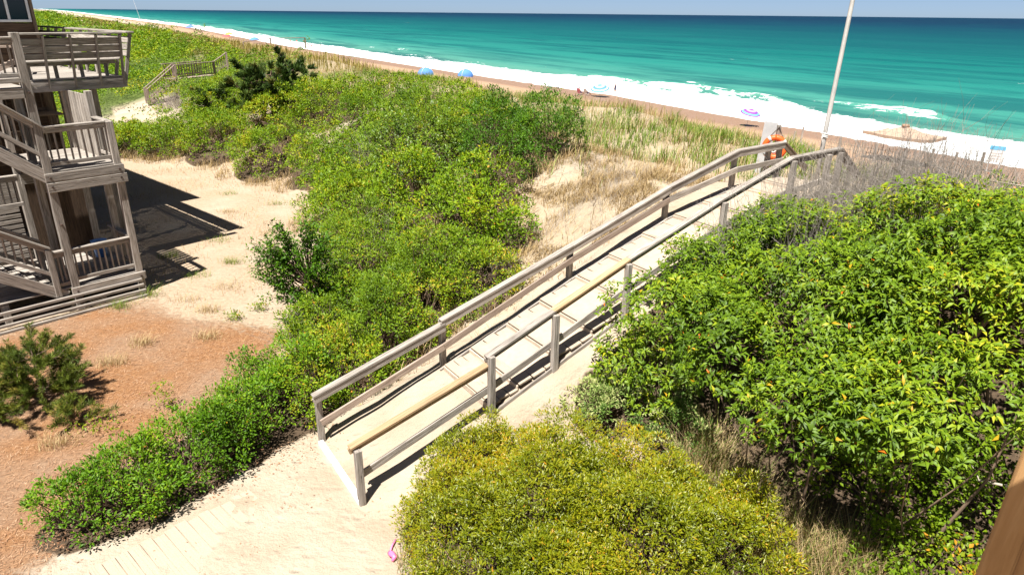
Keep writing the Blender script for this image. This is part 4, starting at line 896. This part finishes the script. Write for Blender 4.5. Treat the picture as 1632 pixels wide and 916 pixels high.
def shrub(seed,name,label,prof,dm,group):
    L,W,dens,cr,curved,mn=PROF[prof]; rg=gn(seed)
    low=-.05 if dm[0][4]==0 else -.12
    per=int({'fg':18,'hedge':16,'near':18,'mid':18,'dark':18,'bay':11,'bayfar':14,'weed':26,'vine':14}.get(prof,20))
    P,O,Q,cen=dome_points(dm,rg,dens/per,cr,low,{'hedge':.30,'near':.40,'fg':.34,'weed':.25,'vine':.35,'bay':.55,'bayred':.5,'bayfar':.6,'dark':.45}.get(prof,.55))
    root=thing(name,label,'shrub',(cen[0][0],cen[0][1],gz(cen[0][0],cen[0][1])),group)
    n=len(P); tone=np.clip(.5+.42*noise(P[:,0]*1.1,P[:,1]*1.1,P[:,2]*1.1,seed=seed)+rg.normal(0,.10,n),0,1)
    # growth tip of each clump
    tip=unit(O+np.array([0,0,.55])+rg.normal(0,.35,(n,3)))
    m=n*per; i=np.repeat(np.arange(n),per)
    v=rg.normal(0,1,(m,3)); v=unit(v); T=tip[i]
    rad=cr*rg.random(m)**.45
    pos=P[i]+v*rad[:,None]*np.array([1,1,.8])
    D=unit(T*.7+v*.9+rg.normal(0,.3,(m,3)));
    if curved:   # whorls round the tip
        al=(rg.random(m)-.55)*cr*1.5; ang=rg.uniform(0,2*math.pi,m); a=unit(np.cross(T,np.array([.2,.3,.9]))); b=np.cross(T,a)
        rd=a*np.cos(ang)[:,None]+b*np.sin(ang)[:,None]
        pos=P[i]+T*al[:,None]+rd*.012; D=unit(rd+T*(.25+.5*(al/cr/1.5+.55))[:,None]+rg.normal(0,.12,(m,3)))
    N=unit(np.array([-.12,-.25,1.0])+.4*O[i]+rg.normal(0,.27,(m,3)))
    var=np.clip(tone[i]+rg.normal(0,.16,m),0,.97); var=np.where(rg.random(m)<(.0012 if prof=='bay' else .004),1.0,var)
    if prof=='bayred': var=np.where(rg.random(m)<.05,1.0,var)
    if prof=='weed':
        fl=np.repeat(rg.random(n)<.22,per); var=np.where(fl,rg.uniform(.9,1,m),var)
    sc=rg.uniform(.5,1.25,m)
    gh=height(pos[:,0],pos[:,1],False)+.01; k=pos[:,2]>gh
    leaves('foliage',pos[k],D[k],N[k],(L*sc)[k],(W*sc)[k],var[k],LM[mn],root,bool(curved))
    # stems
    ns=min(n,{'bay':110,'fg':420}.get(prof,170)); j=rg.choice(n,ns,replace=False)
    C=np.array([(c[0],c[1],gz(c[0],c[1])) for c in cen])[Q[j]]
    R0=np.array([c[3] for c in cen])[Q[j]]
    base=C+np.stack([rg.normal(0,.16,ns)*R0,rg.normal(0,.16,ns)*R0,np.zeros(ns)-.03],1)
    mid=base*.42+P[j]*.58+np.stack([rg.normal(0,.07,ns),rg.normal(0,.07,ns),-.10*np.abs(P[j][:,2]-base[:,2])],1)
    big=prof in('bay','bayred')
    o=strips('stems',base,P[j],rg.uniform(.008,.022 if not big else .035,ns),.003,STEM,root,mid=mid); o['kind']='stuff'
    # dead grey sprays on some shrubs
    return root,P,O,tip
GRP={'hedge':'hedge shrubs along the path','near':'thicket shrubs left of the walkway','mid':'thicket shrubs left of the walkway','dark':'thicket shrubs left of the walkway','bayfar':'thicket shrubs left of the walkway'}
BAY=None
for i,(nm,lb,pr,dm) in enumerate(SHRUBS):
    r=shrub(100+i,nm,lb,pr,dm,GRP.get(pr))
    if pr=='bay': BAY=r
# hand-sized leaf sprays on the near face of the big broad-leaved shrub, each its own piece
def spray_mesh(seed):
    rg=gn(seed); n=11; T=np.array([0,0,1.0]); g=np.arange(n)*2.4+rg.normal(0,.2,n); al=np.linspace(-.07,.05,n)
    rd=np.stack([np.cos(g),np.sin(g),0*g],1); pos=T*al[:,None]+rd*.01; D=unit(rd+T*np.linspace(.05,.9,n)[:,None]); N=np.tile(T,(n,1))+rg.normal(0,.2,(n,3))
    o=leaves('leaf_spray',pos,D,N,rg.uniform(.085,.14,n),rg.uniform(.029,.04,n),np.clip(np.linspace(.45,.9,n)+rg.normal(0,.1,n),0,.98),LM['LEAF_BAY'],None,True,None)
    me=o.data; bpy.data.objects.remove(o); return me
SPR=[spray_mesh(900+k) for k in range(6)]
root,P,O,tip=BAY; cv=np.array([0,0,7.0])-P; face=(unit(cv)*O).sum(1); dist=np.linalg.norm(cv,axis=1)
okk=np.where((face>.25)&(dist<13.5))[0]; rg=gn(77); rg.shuffle(okk)
for q in okk[:300]:
    t=Vector(tip[q]); M=(Matrix.Translation(Vector(P[q])+t*.05)@t.to_track_quat('Z','X').to_matrix().to_4x4()@Matrix.Rotation(rg.uniform(0,6.28),4,'Z')@Matrix.Scale(rg.uniform(.6,1.2),4))
    link(bpy.data.objects.new('leaf_spray',SPR[int(rg.integers(6))]),root,M)
# a few thick crooked trunks in the shade of the big shrub
for k,(s,t,s2,t2,h) in enumerate(((9.9,4.6,8.9,5.6,1.5),(10.2,4.0,9.6,3.0,1.9),(10.6,5.0,11.2,6.2,1.7),(10.9,3.2,11.8,2.2,1.9),(10.1,4.4,8.6,6.6,1.3))):
    x,y=xy(s,t); x2,y2=xy(s2,t2); z=gz(x,y); M=MB(); M.tube([(x,y,z-.1),(x*.7+x2*.3+.08,y*.7+y2*.3,z+h*.45),(x*.35+x2*.65-.05,y*.35+y2*.65+.06,z+h*.75),(x2,y2,z+h)],[.06,.05,.035,.02],7); M.build('trunk',STEM,root,True)
# ---- twiggy dead growth
def deadtwigs(seed,name,label,pts,h,nper,mat,spread=.5,cat='shrub',r0=.004,side_n=2):
    """pts (n,2) stems of upright branching bare twigs"""
    rg=gn(seed); pts=np.repeat(np.asarray(pts),nper,0); n=len(pts); pts=pts+rg.normal(0,.10,(n,2))
    z=height(pts[:,0],pts[:,1]); hh=h*rg.uniform(.5,1.1,n)
    A=np.column_stack([pts,z-.02]); B=A+np.column_stack([rg.normal(0,spread*.4,n)*hh,rg.normal(0,spread*.4,n)*hh,hh])
    As=[A];Bs=[B];r=[np.full(n,r0)]
    for lev in range(side_n):
        k=rg.uniform(.3,.95,n)[:,None]; a=A+(B-A)*k; d=unit(rg.normal(0,1,(n,3))*np.array([1,1,.5])+np.array([0,0,.8])); As.append(a);Bs.append(a+d*(hh*rg.uniform(.15,.42,n))[:,None]);r.append(np.full(n,r0*.6))
    A=np.concatenate(As);B=np.concatenate(Bs);r=np.concatenate(r)
    root=thing(name,label,cat,(float(pts[:,0].mean()),float(pts[:,1].mean()),float(z.mean())))
    o=strips('twigs',A,B,r,r*.4,mat,root,mid=(A+B)/2+gn(seed+1).normal(0,.02,A.shape)); o['kind']='stuff'
rg=gn(31)
def ell(s,t,a,b,n,seed):
    q=gn(seed); k=np.sqrt(q.random(n)); g=q.uniform(0,6.283,n); x,y=xy(s+a*k*np.cos(g),t+b*k*np.sin(g)); return np.column_stack([x,y])
GT=plain('dead_grey_twig',(.30,.26,.225),.95,.25,8)
deadtwigs(201,'bare_shrub','bare grey twiggy bush between the walkway top and the green shrub',np.concatenate([ell(12.6,7.0,1.6,.85,110,1),ell(10.6,7.6,1.6,.45,80,2)]),1.35,6,GT,.7,r0=.0048)
deadtwigs(202,'bare_shrub','bare grey brown twigs along the crest below the canopy tent',ell(14.6,5.0,1.2,2.9,190,3),1.15,5,GT,.6,r0=.0045)
deadtwigs(207,'bare_shrub','bare grey twigs poking through the top of the big green shrub',np.concatenate([ell(12.2,5.8,1.2,1.4,130,8),ell(10.9,6.6,1.1,.8,70,9)]),1.95,4,GT,.4,r0=.005)
deadtwigs(208,'bare_shrub','low mat of dry brown twigs on the sandy slope left of the walkway',np.concatenate([ell(9.6,12.6,2.6,1.1,120,10),ell(12.6,14.2,1.3,1.8,80,11)]),.3,4,TWIG,1.8,r0=.0035)
deadtwigs(203,'bare_shrub','pale bare twigs beneath the small dark tree left of the handrail',ell(4.0,14.0,.5,.5,24,4),1.0,4,TWIG,1.2)
deadtwigs(204,'bare_shrub','pale dead twig patch in the shrub right of the small dark tree',ell(6.5,16.6,.6,.6,18,5),1.65,3,TWIG,1.1)
deadtwigs(205,'bare_shrub','brown dead branches in the middle of the thicket',ell(9.3,23.2,.7,.9,26,6),2.0,3,TWIG,1.0)
deadtwigs(206,'bare_shrub','grey bare twigs at the foot of the far stairs',ell(6.6,51.5,.9,1.6,60,7),1.1,4,TWIG,.9,r0=.008)
def branch(name,label,pts,rs,twigs=6,seed=0):
    t=thing(name,label,'branch',pts[0]); M=MB(); M.tube(pts,rs,6); M.build('limb',PTW,t,True)
    q=random.Random(seed)
    for k in range(twigs):
        i=q.randrange(len(pts)-1); a=Vector(pts[i]).lerp(Vector(pts[i+1]),q.random()); b=a+Vector((q.uniform(-.25,.25),q.uniform(-.25,.25),q.uniform(-.02,.22))); M=MB(); M.tube([a,a.lerp(b,.5)+Vector((0,0,.02)),b],[.008,.006,.003],5); M.build('twig',PTW,t,True)
def at(s,t,dz): x,y=xy(s,t); return (x,y,gz(x,y)+dz)
branch('dead_branch','pale bare branch poking out beside the balcony rail at lower right',[at(8.6,2.6,.85),at(8.9,2.0,.82),at(9.2,1.5,.75),at(9.5,.9,.6)],[.016,.022,.026,.03],8,1)
branch('dead_branch','pale vine stem arching over the big green shrub',[at(12.3,4.9,1.5),at(12.0,4.0,1.75),at(11.2,3.6,1.95),at(10.6,3.0,2.2)],[.008,.012,.013,.012],3,2)
branch('dead_branch','grey crooked stick lying on top of the big green shrub',[at(12.4,6.2,.8),at(12.2,5.6,1.15),at(11.9,5.2,1.35),at(11.9,4.6,1.6)],[.010,.014,.014,.010],4,3)
# ---- small dark tree left of the handrail
def small_tree():
    bx,by=-4.58,14.65; z=gz(bx,by); t=thing('small_tree','small dark leafy tree leaning over the sandy clearing','tree',(bx,by,z)); rg=gn(55)
    M=MB(); M.tube([(bx,by,z-.1),(bx-.05,by+.05,z+.6),(bx-.18,by+.1,z+1.1),(bx-.25,by+.1,z+2.0)],[.05,.042,.03,.015],8); M.build('trunk',STEM,t,True)
    tips=[]
    for k in range(150):
        g=rg.uniform(0,6.283); zz=rg.uniform(.6,2.6); w=.95*math.sqrt(max(.05,1-((zz-1.45)/1.2)**2))*rg.uniform(.35,1.0); lx=-.15 if zz>1 else 0
        tips.append((bx+lx+w*math.cos(g)-(.35 if zz>1.1 and math.cos(g)<0 else 0),by+w*math.sin(g),z+zz))
    tips=np.array(tips); A=np.column_stack([np.full(len(tips),bx-.12),np.full(len(tips),by+.06),z+.35+.5*(tips[:,2]-z-.5)])
    o=strips('limbs',A,tips,.014,.004,STEM,t); o['kind']='stuff'
    per=60; i=np.repeat(np.arange(len(tips)),per); m=len(i); k=rg.uniform(.55,1.05,m)[:,None]; P=A[i]+(tips[i]-A[i])*k+rg.normal(0,.055,(m,3)); D=unit(unit(tips[i]-A[i])+rg.normal(0,.7,(m,3))); N=np.array([0,0,1.])+rg.normal(0,.5,(m,3))
    leaves('crown',P,D,N,rg.uniform(.07,.12,m),rg.uniform(.03,.045,m),np.clip(rg.normal(.45,.2,m),0,.97),LM['LEAF_DARK'],t,True)
small_tree()
# ---- pines
NEED=leafmat('pine_needle',[(0,(.045,.060,.012)),(.5,(.105,.12,.022)),(.85,(.18,.17,.03)),(1,(.30,.19,.06))],.18,.5,gain=(1.05,1.25,.9))
NEEDD=leafmat('dark_needle',[(0,(.025,.045,.012)),(.5,(.06,.10,.025)),(.85,(.11,.155,.04)),(1,(.18,.14,.06))],.15,.5,gain=(1.1,1.15,.9))
def pine(bx,by,h,w,nb,label,mat,seed,needle=.10,nper=110,clump=.07,lean=(0,0),nw=.006,cone=True):
    z=gz(bx,by); t=thing('pine_tree',label,'tree',(bx,by,z)); rg=gn(seed)
    M=MB(); M.tube([(bx,by,z-.1),(bx+lean[0]*.5,by+lean[1]*.5,z+h*.5),(bx+lean[0],by+lean[1],z+h*.92)],[.06*h/1.5,.045*h/1.5,.012],8); M.build('trunk',STEM,t,True)
    A=[];B=[];
    for k in range(nb):
        zz=(.08+.85*(k+.5)/nb); g=k*2.4+rg.normal(0,.3); ln=w*((1.05-zz) if cone else rg.uniform(.35,.95))*rg.uniform(.7,1.1)+.12
        a=np.array([bx+lean[0]*zz,by+lean[1]*zz,z+h*zz*.9]); b=a+np.array([math.cos(g)*ln,math.sin(g)*ln,ln*rg.uniform(.12,.5)]); A.append(a);B.append(b)
        for q in range(int(rg.integers(3,6))):
            f=rg.uniform(.35,1); c=a+(b-a)*f; e=c+unit((b-a)*.8+rg.normal(0,.5,3)*ln+np.array([0,0,.5*ln]))*ln*rg.uniform(.18,.42); A.append(c);B.append(e)
    A.append(np.array([bx+lean[0],by+lean[1],z+h*.85]));B.append(np.array([bx+lean[0],by+lean[1],z+h]))
    A=np.array(A);B=np.array(B); o=strips('branches',A,B,.013*h/1.5,.006,STEM,t); o['kind']='stuff'
    nB=len(B); i=np.repeat(np.arange(nB),nper); m=len(i); d=unit(unit(B-A)+np.array([0,0,.55])) ; al=rg.uniform(-.22,.10,m)
    P=B[i]+unit(B-A)[i]*np.minimum(al,.06)[:,None]; ang=rg.uniform(0,6.283,m); x=unit(np.cross(d,np.array([.31,.52,.8])));y=np.cross(d,x)
    rd=x[i]*np.cos(ang)[:,None]+y[i]*np.sin(ang)[:,None]; D=unit(d[i]*rg.uniform(.5,1.6,m)[:,None]+rd); N=rg.normal(0,1,(m,3))
    var=np.clip(.5+.25*rg.normal(0,1,nB)[i]+rg.normal(0,.15,m),0,.97)
    leaves('needles',P,D,N,rg.uniform(.7,1.15,m)*needle,np.full(m,nw),var,mat,t)
pine(-8.85,11.2,1.1,.85,52,'young bushy pine on the reddish pine straw at left',NEED,61,.11,120,lean=(-.2,.25),nw=.009,cone=False)
pine(-9.6,10.5,.6,.95,16,'low pine seedling at the left picture edge in front of the young pine',NEED,62,.12,130,nw=.010)
pine(-7.95,10.55,.5,.42,8,'tiny pine seedling at the right foot of the young pine',NEED,63,.11,100,nw=.009)
x,y=xy(9.3,38.4); pine(x,y,2.9,2.5,42,'shaggy dark pine rising above the thicket below the far stairs',NEEDD,64,.30,130,nw=.045,lean=(.9,-.3),cone=False)
x,y=xy(7.9,44.0); pine(x,y,1.5,1.3,14,'smaller dark pine leaning against the far stairs landing',NEEDD,65,.24,110,nw=.04,cone=False)
# ---- grasses
def blades(name,P,h,w,var,mat,parent=None,lean=.35,seed=0,wind=(.25,.1),label=None,cat='grass',kind='stuff'):
    rg=gn(seed); n=len(P); az=rg.uniform(0,6.283,n); ln=(lean*rg.uniform(.2,1.3,n)*h)[:,None]
    d=np.stack([np.cos(az),np.sin(az),0*az],1)+np.array([wind[0],wind[1],0]); s=np.stack([-np.sin(az),np.cos(az),0*az],1)*(w/2)[:,None]
    up=np.array([0,0,1.]); hh=h[:,None]
    m1=P+d*ln*.3+up*hh*.55; tp=P+d*ln+up*hh*.95
    V=np.stack([P-s,P+s,m1-s*.8,m1+s*.8,tp],1).reshape(-1,3); i=np.arange(n)[:,None]*5
    F3=np.concatenate([i+[2,3,4]],0); F4=i+[0,1,3,2]
    o=mesh_np(name,V,[F4,F3],mat,parent,var=np.repeat(var,5)); tag(o,label,cat if parent is None else None,None,kind); return o
DRY=leafmat('dry_grass',[(0,(.20,.135,.07)),(.5,(.40,.295,.155)),(1,(.54,.44,.265))],.2,.7,.2,1.1,gain=(1.0,.97,.9))
GRN=leafmat('green_grass',[(0,(.07,.12,.015)),(.5,(.13,.20,.025)),(.8,(.22,.26,.05)),(1,(.40,.34,.14))],.3,.55,.3,gain=(1.1,1.15,.9))
YLG=leafmat('golden_grass',[(0,(.20,.19,.04)),(.5,(.36,.30,.08)),(1,(.52,.42,.17))],.3,.6,.3,1.1,gain=(.88,.86,.9))
def scatter(smin,smax,tmin,tmax,n,seed,dens):
    rg=gn(seed); s=rg.uniform(smin,smax,n); t=rg.uniform(tmin,tmax,n); x,y=xy(s,t); k=rg.random(n)<dens(x,y,s,t); x,y=x[k],y[k]; return np.column_stack([x,y,height(x,y)-.01]),rg
def avoid(x,y,s,t):
    o=np.ones_like(x)
    for nm,lb,pr,dm in SHRUBS:
        for (s0,t0,r,h,l) in dm: o=np.where(np.hypot(s-s0,t-t0)<r*.8,0,o)
    return o
def d1(x,y,s,t): return grassy(x,y)*np.clip(.4+noise(x*1.1,y*1.1,seed=14)*1.2+noise(x*3,y*3,seed=46)*.8,0,1)*avoid(x,y,s,t)
P,rg=scatter(6,34,-4,55,100000,71,lambda x,y,s,t:d1(x,y,s,t)*np.clip(1.5-t/60,.3,1)); n=len(P)
blades('dune_grass',P,rg.uniform(.18,.55,n),rg.uniform(.006,.013,n)*(1+P[:,1]/45),np.clip(rg.normal(.5,.25,n),0,1),DRY,lean=.75,seed=72,label='dry tan dune grass over the sandy crest')
def d2(x,y,s,t):
    g=smooth(.05,.45,noise(x*.22,y*.22,seed=15)+.30*np.exp(-((t-17)/7)**2)+.1)*smooth(14,16,s)*(1-smooth(24,31,s))
    g=np.maximum(g,smooth(13.5,15.0,s)*(1-smooth(20,25,s))*smooth(2,5,t)*(1-smooth(19,24,t))*1.2)
    g=np.maximum(g,.25*smooth(11,12.5,s)*(1-smooth(26,30,s)))
    return g*np.clip(.62+noise(x*1.3,y*1.3,seed=47)*.9+noise(x*3.5,y*3.5,seed=48)*.9,0,1)*avoid(x,y,s,t)*np.where((t>8)&(t<10.7)&(s<15.8),0,1)*np.where((t>10.7)&(t<14.5)&(s<14.3),.15,1)
P,rg=scatter(10,31,-2,50,120000,73,d2); n=len(P)
blades('beach_grass',P,rg.uniform(.22,.55,n)*(1+.4*noise(P[:,0]*.7,P[:,1]*.7,seed=49)),rg.uniform(.010,.02,n)*(1+P[:,1]/60),np.clip(rg.normal(.45,.25,n),0,1),GRN,lean=.75,seed=74,label='bright green beach grass behind the walkway top')
def d3(x,y,s,t): return smooth(20,24,s)*(1-smooth(31,37,s+noise(x*.2,y*.2,seed=16)*3))*np.clip(.5+noise(x*.25,y*.25,seed=17)*1.2,0,1)
P,rg=scatter(18,38,-6,60,42000,75,d3); n=len(P)
blades('sea_oats',P,rg.uniform(.3,.75,n),rg.uniform(.014,.03,n),np.clip(rg.normal(.5,.25,n),0,1),YLG,lean=.35,seed=76,label='golden sea oats on the seaward face of the dune')
def d4(x,y,s,t): return smooth(13,17,s+noise(x*.08,y*.08,seed=18)*3)*(1-smooth(30,38,s+noise(x*.08,y*.08,seed=18)*4))
P,rg=scatter(10,40,55,420,70000,77,lambda x,y,s,t:d4(x,y,s,t)*np.clip(1.3-t/330,.25,1)); n=len(P)
blades('far_dune_grass',P,rg.uniform(.5,1.1,n),rg.uniform(.06,.14,n)*(P[:,1]/110),np.clip(rg.normal(.5,.25,n),0,1),YLG,lean=.4,seed=78,label='pale yellow grass along the far dune above the beach')
def d6(x,y,s,t): return np.clip(.3+noise(x*1.1,y*1.1,seed=29)*1.3+.8*noise(x*3.1,y*3.1,seed=30),0,1)*avoid(x,y,s,t)*smooth(10.7,11.2,t)*(1-smooth(14.3,15.3,s))
P,rg=scatter(6.2,15.3,10.7,20,90000,83,d6); n=len(P)
blades('matted_grass',P,rg.uniform(.06,.24,n),rg.uniform(.008,.014,n),np.clip(rg.normal(.35,.25,n),0,1),DRY,lean=1.5,seed=84,label='matted brown dead grass on the sandy slope left of the walkway')
# dry edge growth round the clearing
def d5(x,y,s,t):
    o=np.zeros_like(x)
    for nm,lb,pr,dm in SHRUBS[3:17]:
        for (s0,t0,r,h,l) in dm: q=np.hypot(s-s0,t-t0)/r; o=np.maximum(o,((q>.75)&(q<1.35))*.8)
    return o*np.where((t>8)&(t<11.0),.15,1)*np.where(s<2.5,.2,1)*np.clip(.5+noise(x*.9,y*.9,seed=19),0,1)
P,rg=scatter(1,13,10.5,42,60000,79,d5); n=len(P)
blades('dry_fringe',P,rg.uniform(.15,.5,n),rg.uniform(.007,.014,n)*(1+P[:,1]/50),np.clip(rg.normal(.45,.25,n),0,1),DRY,lean=.8,seed=80,label='dry brown grass fringing the thicket')
# foreground straw-coloured clumps
def clump(name,label,cx,cy,r,n,h,seed,mats,lean=.8,wind=(.2,.2)):
    rg=gn(seed); t=thing(name,label,'grass',(cx,cy,gz(cx,cy)),None)
    for mt,fr in mats:
        m=int(n*fr); k=r*np.sqrt(rg.random(m)); g=rg.uniform(0,6.283,m); x=cx+k*np.cos(g);y=cy+k*np.sin(g)
        o=blades('blades',np.column_stack([x,y,height(x,y)-.01]),h*rg.uniform(.5,1.15,m),rg.uniform(.007,.013,m),np.clip(rg.normal(.55,.25,m),0,1),mt,t,lean,seed+1,wind)
clump('grass_clump','tall straw coloured grass clump between the foreground shrub and the dark shade',2.85,8.45,.40,900,1.0,301,((DRY,.75),(GRN,.25)),.7)
clump('grass_clump','green and straw grass clump just below the first tall clump',3.2,7.75,.42,900,.85,303,((DRY,.6),(GRN,.4)),.8)
clump('grass_clump','dry grass clump beside the bare sand patch at the bottom right',3.6,7.1,.42,900,.8,305,((DRY,.75),(GRN,.25)),.8)
clump('grass_clump','straw grass clump at the bottom edge near the balcony rail',4.2,6.65,.45,900,.75,307,((DRY,.7),(GRN,.3)),.8)
clump('grass_clump','sparse weeds at the left foot of the foreground shrub',-1.05,7.3,.5,420,.35,309,((DRY,.5),(GRN,.5)),.7)
# sprigs and tufts on the pine straw and clearing
SP=[(-6.74,15.13,'small green sprig on the sand left of the hedge'),(-6.33,15.72,'thin green sprig on the clearing just left of the small dark tree'),(-8.35,19.11,'green tuft in the middle of the sandy clearing'),(-10.45,19.6,'grass tuft at the edge of the house shadow'),(-9.55,16.55,'green grass tuft at the corner of the house deck'),(-9.9,15.75,'grass tuft in front of the deck skirt boards'),(-7.0,14.1,'dry tuft on the pine straw nearest the clearing'),(-8.32,13.73,'pale dry tuft in the middle of the pine straw'),(-8.5,12.81,'pale dry tuft just above the young pine shadow'),(-7.42,10.38,'bright green low weed right of the young pine'),(-6.55,11.14,'tall green weed standing behind the hedge'),(-11.0,15.95,'leafy green weed climbing the deck skirt boards'),(-7.6,15.6,'wispy pale grass tuft at the pine straw edge'),(-7.9,9.9,'pale tuft in the lower pine straw')]
for k,(x,y,lb) in enumerate(SP):
    rg=gn(400+k); z=gz(x,y); dry='pale' in lb or 'dry' in lb or 'wispy' in lb; leafy='sprig' in lb or 'weed' in lb
    t=thing('weed' if leafy else 'grass_tuft',lb,'plant',(x,y,z))
    if leafy:
        hh=.55 if 'tall' in lb or 'climbing' in lb else .2; sp=.28 if 'low' in lb else .12; m=150
        P=np.column_stack([x+rg.normal(0,sp,m),y+rg.normal(0,sp*.7,m),z+rg.uniform(.02,hh,m)]); leaves('foliage',P,rg.normal(0,1,(m,3))+[0,0,.6],np.array([0,0,1.])+rg.normal(0,.4,(m,3)),rg.uniform(.05,.09,m),rg.uniform(.02,.035,m),np.clip(rg.normal(.6,.2,m),0,.97),LM['LEAF_VINE'],t)
    else:
        m=170; P=np.column_stack([x+rg.normal(0,.16,m),y+rg.normal(0,.12,m),np.full(m,z)]); P[:,2]=height(P[:,0],P[:,1])-.01
        blades('blades',P,rg.uniform(.10,.28,m),np.full(m,.007),np.clip(rg.normal(.6,.2,m),0,1),DRY if dry else GRN,t,1.1,500+k)
for k,(x,y) in enumerate(((-8.9,18.0),(-7.8,17.2),(-9.6,21.2),(-8.2,22.0),(-7.3,20.1),(-10.6,24.6),(-9.2,25.8),(-7.0,18.3),(-11.6,27.3),(-8.4,16.3))):
    rg=gn(700+k); t=thing('grass_tuft','small wispy grass tuft dotted over the open sunlit sand of the clearing','plant',(x,y,gz(x,y)),'wispy tufts on the clearing'); m=110
    P=np.column_stack([x+rg.normal(0,.22,m),y+rg.normal(0,.15,m),np.zeros(m)]); P[:,2]=height(P[:,0],P[:,1])-.01
    blades('blades',P,rg.uniform(.07,.22,m),np.full(m,.008),np.clip(rg.normal(.55,.2,m),0,1),(GRN,DRY)[k%2],t,1.1,720+k)
# scattered sparse blades on the clearing
P,rg=scatter(-4,8,13,36,16000,81,lambda x,y,s,t:np.clip(.25+noise(x*.7,y*.7,seed=20)*1.1,0,1)*np.where(inpoly(x,y,STRAW),.45,.8)*avoid(x,y,s,t)*np.where((x+9.84)*U2[0]+(y-16.82)*U2[1]<.2,0,1)); n=len(P)
blades('sparse_grass',P,rg.uniform(.06,.24,n),np.full(n,.010),np.clip(rg.normal(.5,.25,n),0,1),DRY,lean=1.0,seed=82,label='sparse short grass blades dotting the clearing')
# pine straw: loose fallen needles
rg=gn(90); m=50000; x=rg.uniform(-14.5,-5.2,m); y=rg.uniform(6,17,m); k=(rg.random(m)<soft(x+noise(x*.9,y*.9,seed=9)*.5,y+noise(x*.9,y*.9,seed=9)*.35,STRAW,.5))&(((x+9.84)*V2[0]+(y-16.82)*V2[1]<-.2)|((x+9.84)*U2[0]+(y-16.82)*U2[1]>.2)); x,y=x[k],y[k]; m=len(x)
NST=leafmat('fallen_needle',[(0,(.22,.10,.05)),(.5,(.42,.23,.12)),(1,(.60,.42,.27))],.0,.8,.2,1,gain=(.9,.88,.88))
g=rg.uniform(0,6.283,m); D=np.column_stack([np.cos(g),np.sin(g),rg.normal(.05,.12,m)])
o=leaves('pine_straw',np.column_stack([x,y,height(x,y)+.012]),D,np.tile([0,0,1.],(m,1)),rg.uniform(.07,.15,m),rg.uniform(.0042,.0075,m),np.clip(rg.normal(.5,.28,m),0,1),NST,None); tag(o,'reddish fallen pine needles covering the ground at left','pine straw',kind='stuff')
# small debris (twigs, shells, leaf bits) on the sand beside the path
rg=gn(91); m=3600; s=rg.uniform(-3,3.2,m); t=rg.uniform(8.0,10.6,m); x,y=xy(s,t); k=rg.random(m)<np.clip(.03+.9*smooth(9.2,10.1,t-s*.12)+.25*noise(x*2,y*2,seed=26),0,1); x,y=x[k],y[k]; m=len(x); g=rg.uniform(0,6.283,m)
o=leaves('sand_debris',np.column_stack([x,y,height(x,y)+.008]),np.column_stack([np.cos(g),np.sin(g),rg.uniform(0,.3,m)]),np.tile([0,0,1.],(m,1))+rg.normal(0,.3,(m,3)),rg.uniform(.02,.07,m),rg.uniform(.006,.02,m),np.clip(rg.normal(.35,.3,m),0,1),NST,None); tag(o,'dry leaf bits and twigs littering the sand between hedge and path','debris',kind='stuff')
# ---- far thicket beyond the clearing: one green mass
def far_thicket(name,label,smin,smax,tmin,tmax,n,size,seed,skip):
    rg=gn(seed); s=rg.uniform(smin,smax,n); t=tmin*np.exp(rg.random(n)*math.log(tmax/tmin)); x,y=xy(s,t)
    k=skip(x,y,s,t); x,y,s,t=x[k],y[k],s[k],t[k]
    hgt=.95+1.0*noise(x*.34,y*.34,seed=24)+.95*noise(x*.75,y*.75,seed=25)+.4*noise(x*1.9,y*1.9,seed=27); hgt=np.clip(hgt,.05,None)*smooth(0,1.2,hgt+.5)
    dep=np.abs(rg.normal(0,.16,len(x))); z=height(x,y,False)+np.clip(hgt-dep,.02,None)
    m=len(x); sz=size*(t/50)**.75
    tone=np.clip(.42+.55*noise(x*.5,y*.5,seed=28)+rg.normal(0,.17,m),0,.97)
    e=.15; gx=noise((x+e)*.75,y*.75,seed=25)-noise(x*.75,y*.75,seed=25); gy=noise(x*.75,(y+e)*.75,seed=25)-noise(x*.75,y*.75,seed=25)
    N=np.column_stack([-gx*2,-gy*2,np.full(m,.8)])+rg.normal(0,.4,(m,3)); D=np.column_stack([rg.normal(0,1,m),rg.normal(0,1,m),rg.normal(.3,.5,m)])
    o=leaves(name,np.column_stack([x,y,z]),D,N,sz*rg.uniform(.7,1.2,m),sz*.48*rg.uniform(.7,1.2,m),tone,LM['LEAF_MID'],None); tag(o,label,'thicket',kind='stuff')
def sk(x,y,s,t):
    u=(x+9.84)*U2[0]+(y-16.82)*U2[1]; v=(x+9.84)*V2[0]+(y-16.82)*V2[1]
    path=np.hypot(s-4.8-.25*(t-53),(t-52)*.33)<2.2
    walkp=(np.abs((x+24)*.552-(y-48.5)*.834)*0+np.hypot(x+23.4,y-49.0)<2.4)
    return ~path&~walkp&((u>2.5)|(v>22))&(s<16.5+noise(x*.15,y*.15,seed=22)*3)
far_thicket('far_thicket','dense green scrub covering the dunes beyond the far stairs',-6,19,45.5,150,125000,.152,95,sk)
far_thicket('distant_scrub','distant green scrub belt running up the coast',-30,19,150,900,38000,.19,96,lambda x,y,s,t:s<15+noise(x*.05,y*.05,seed=22)*5)
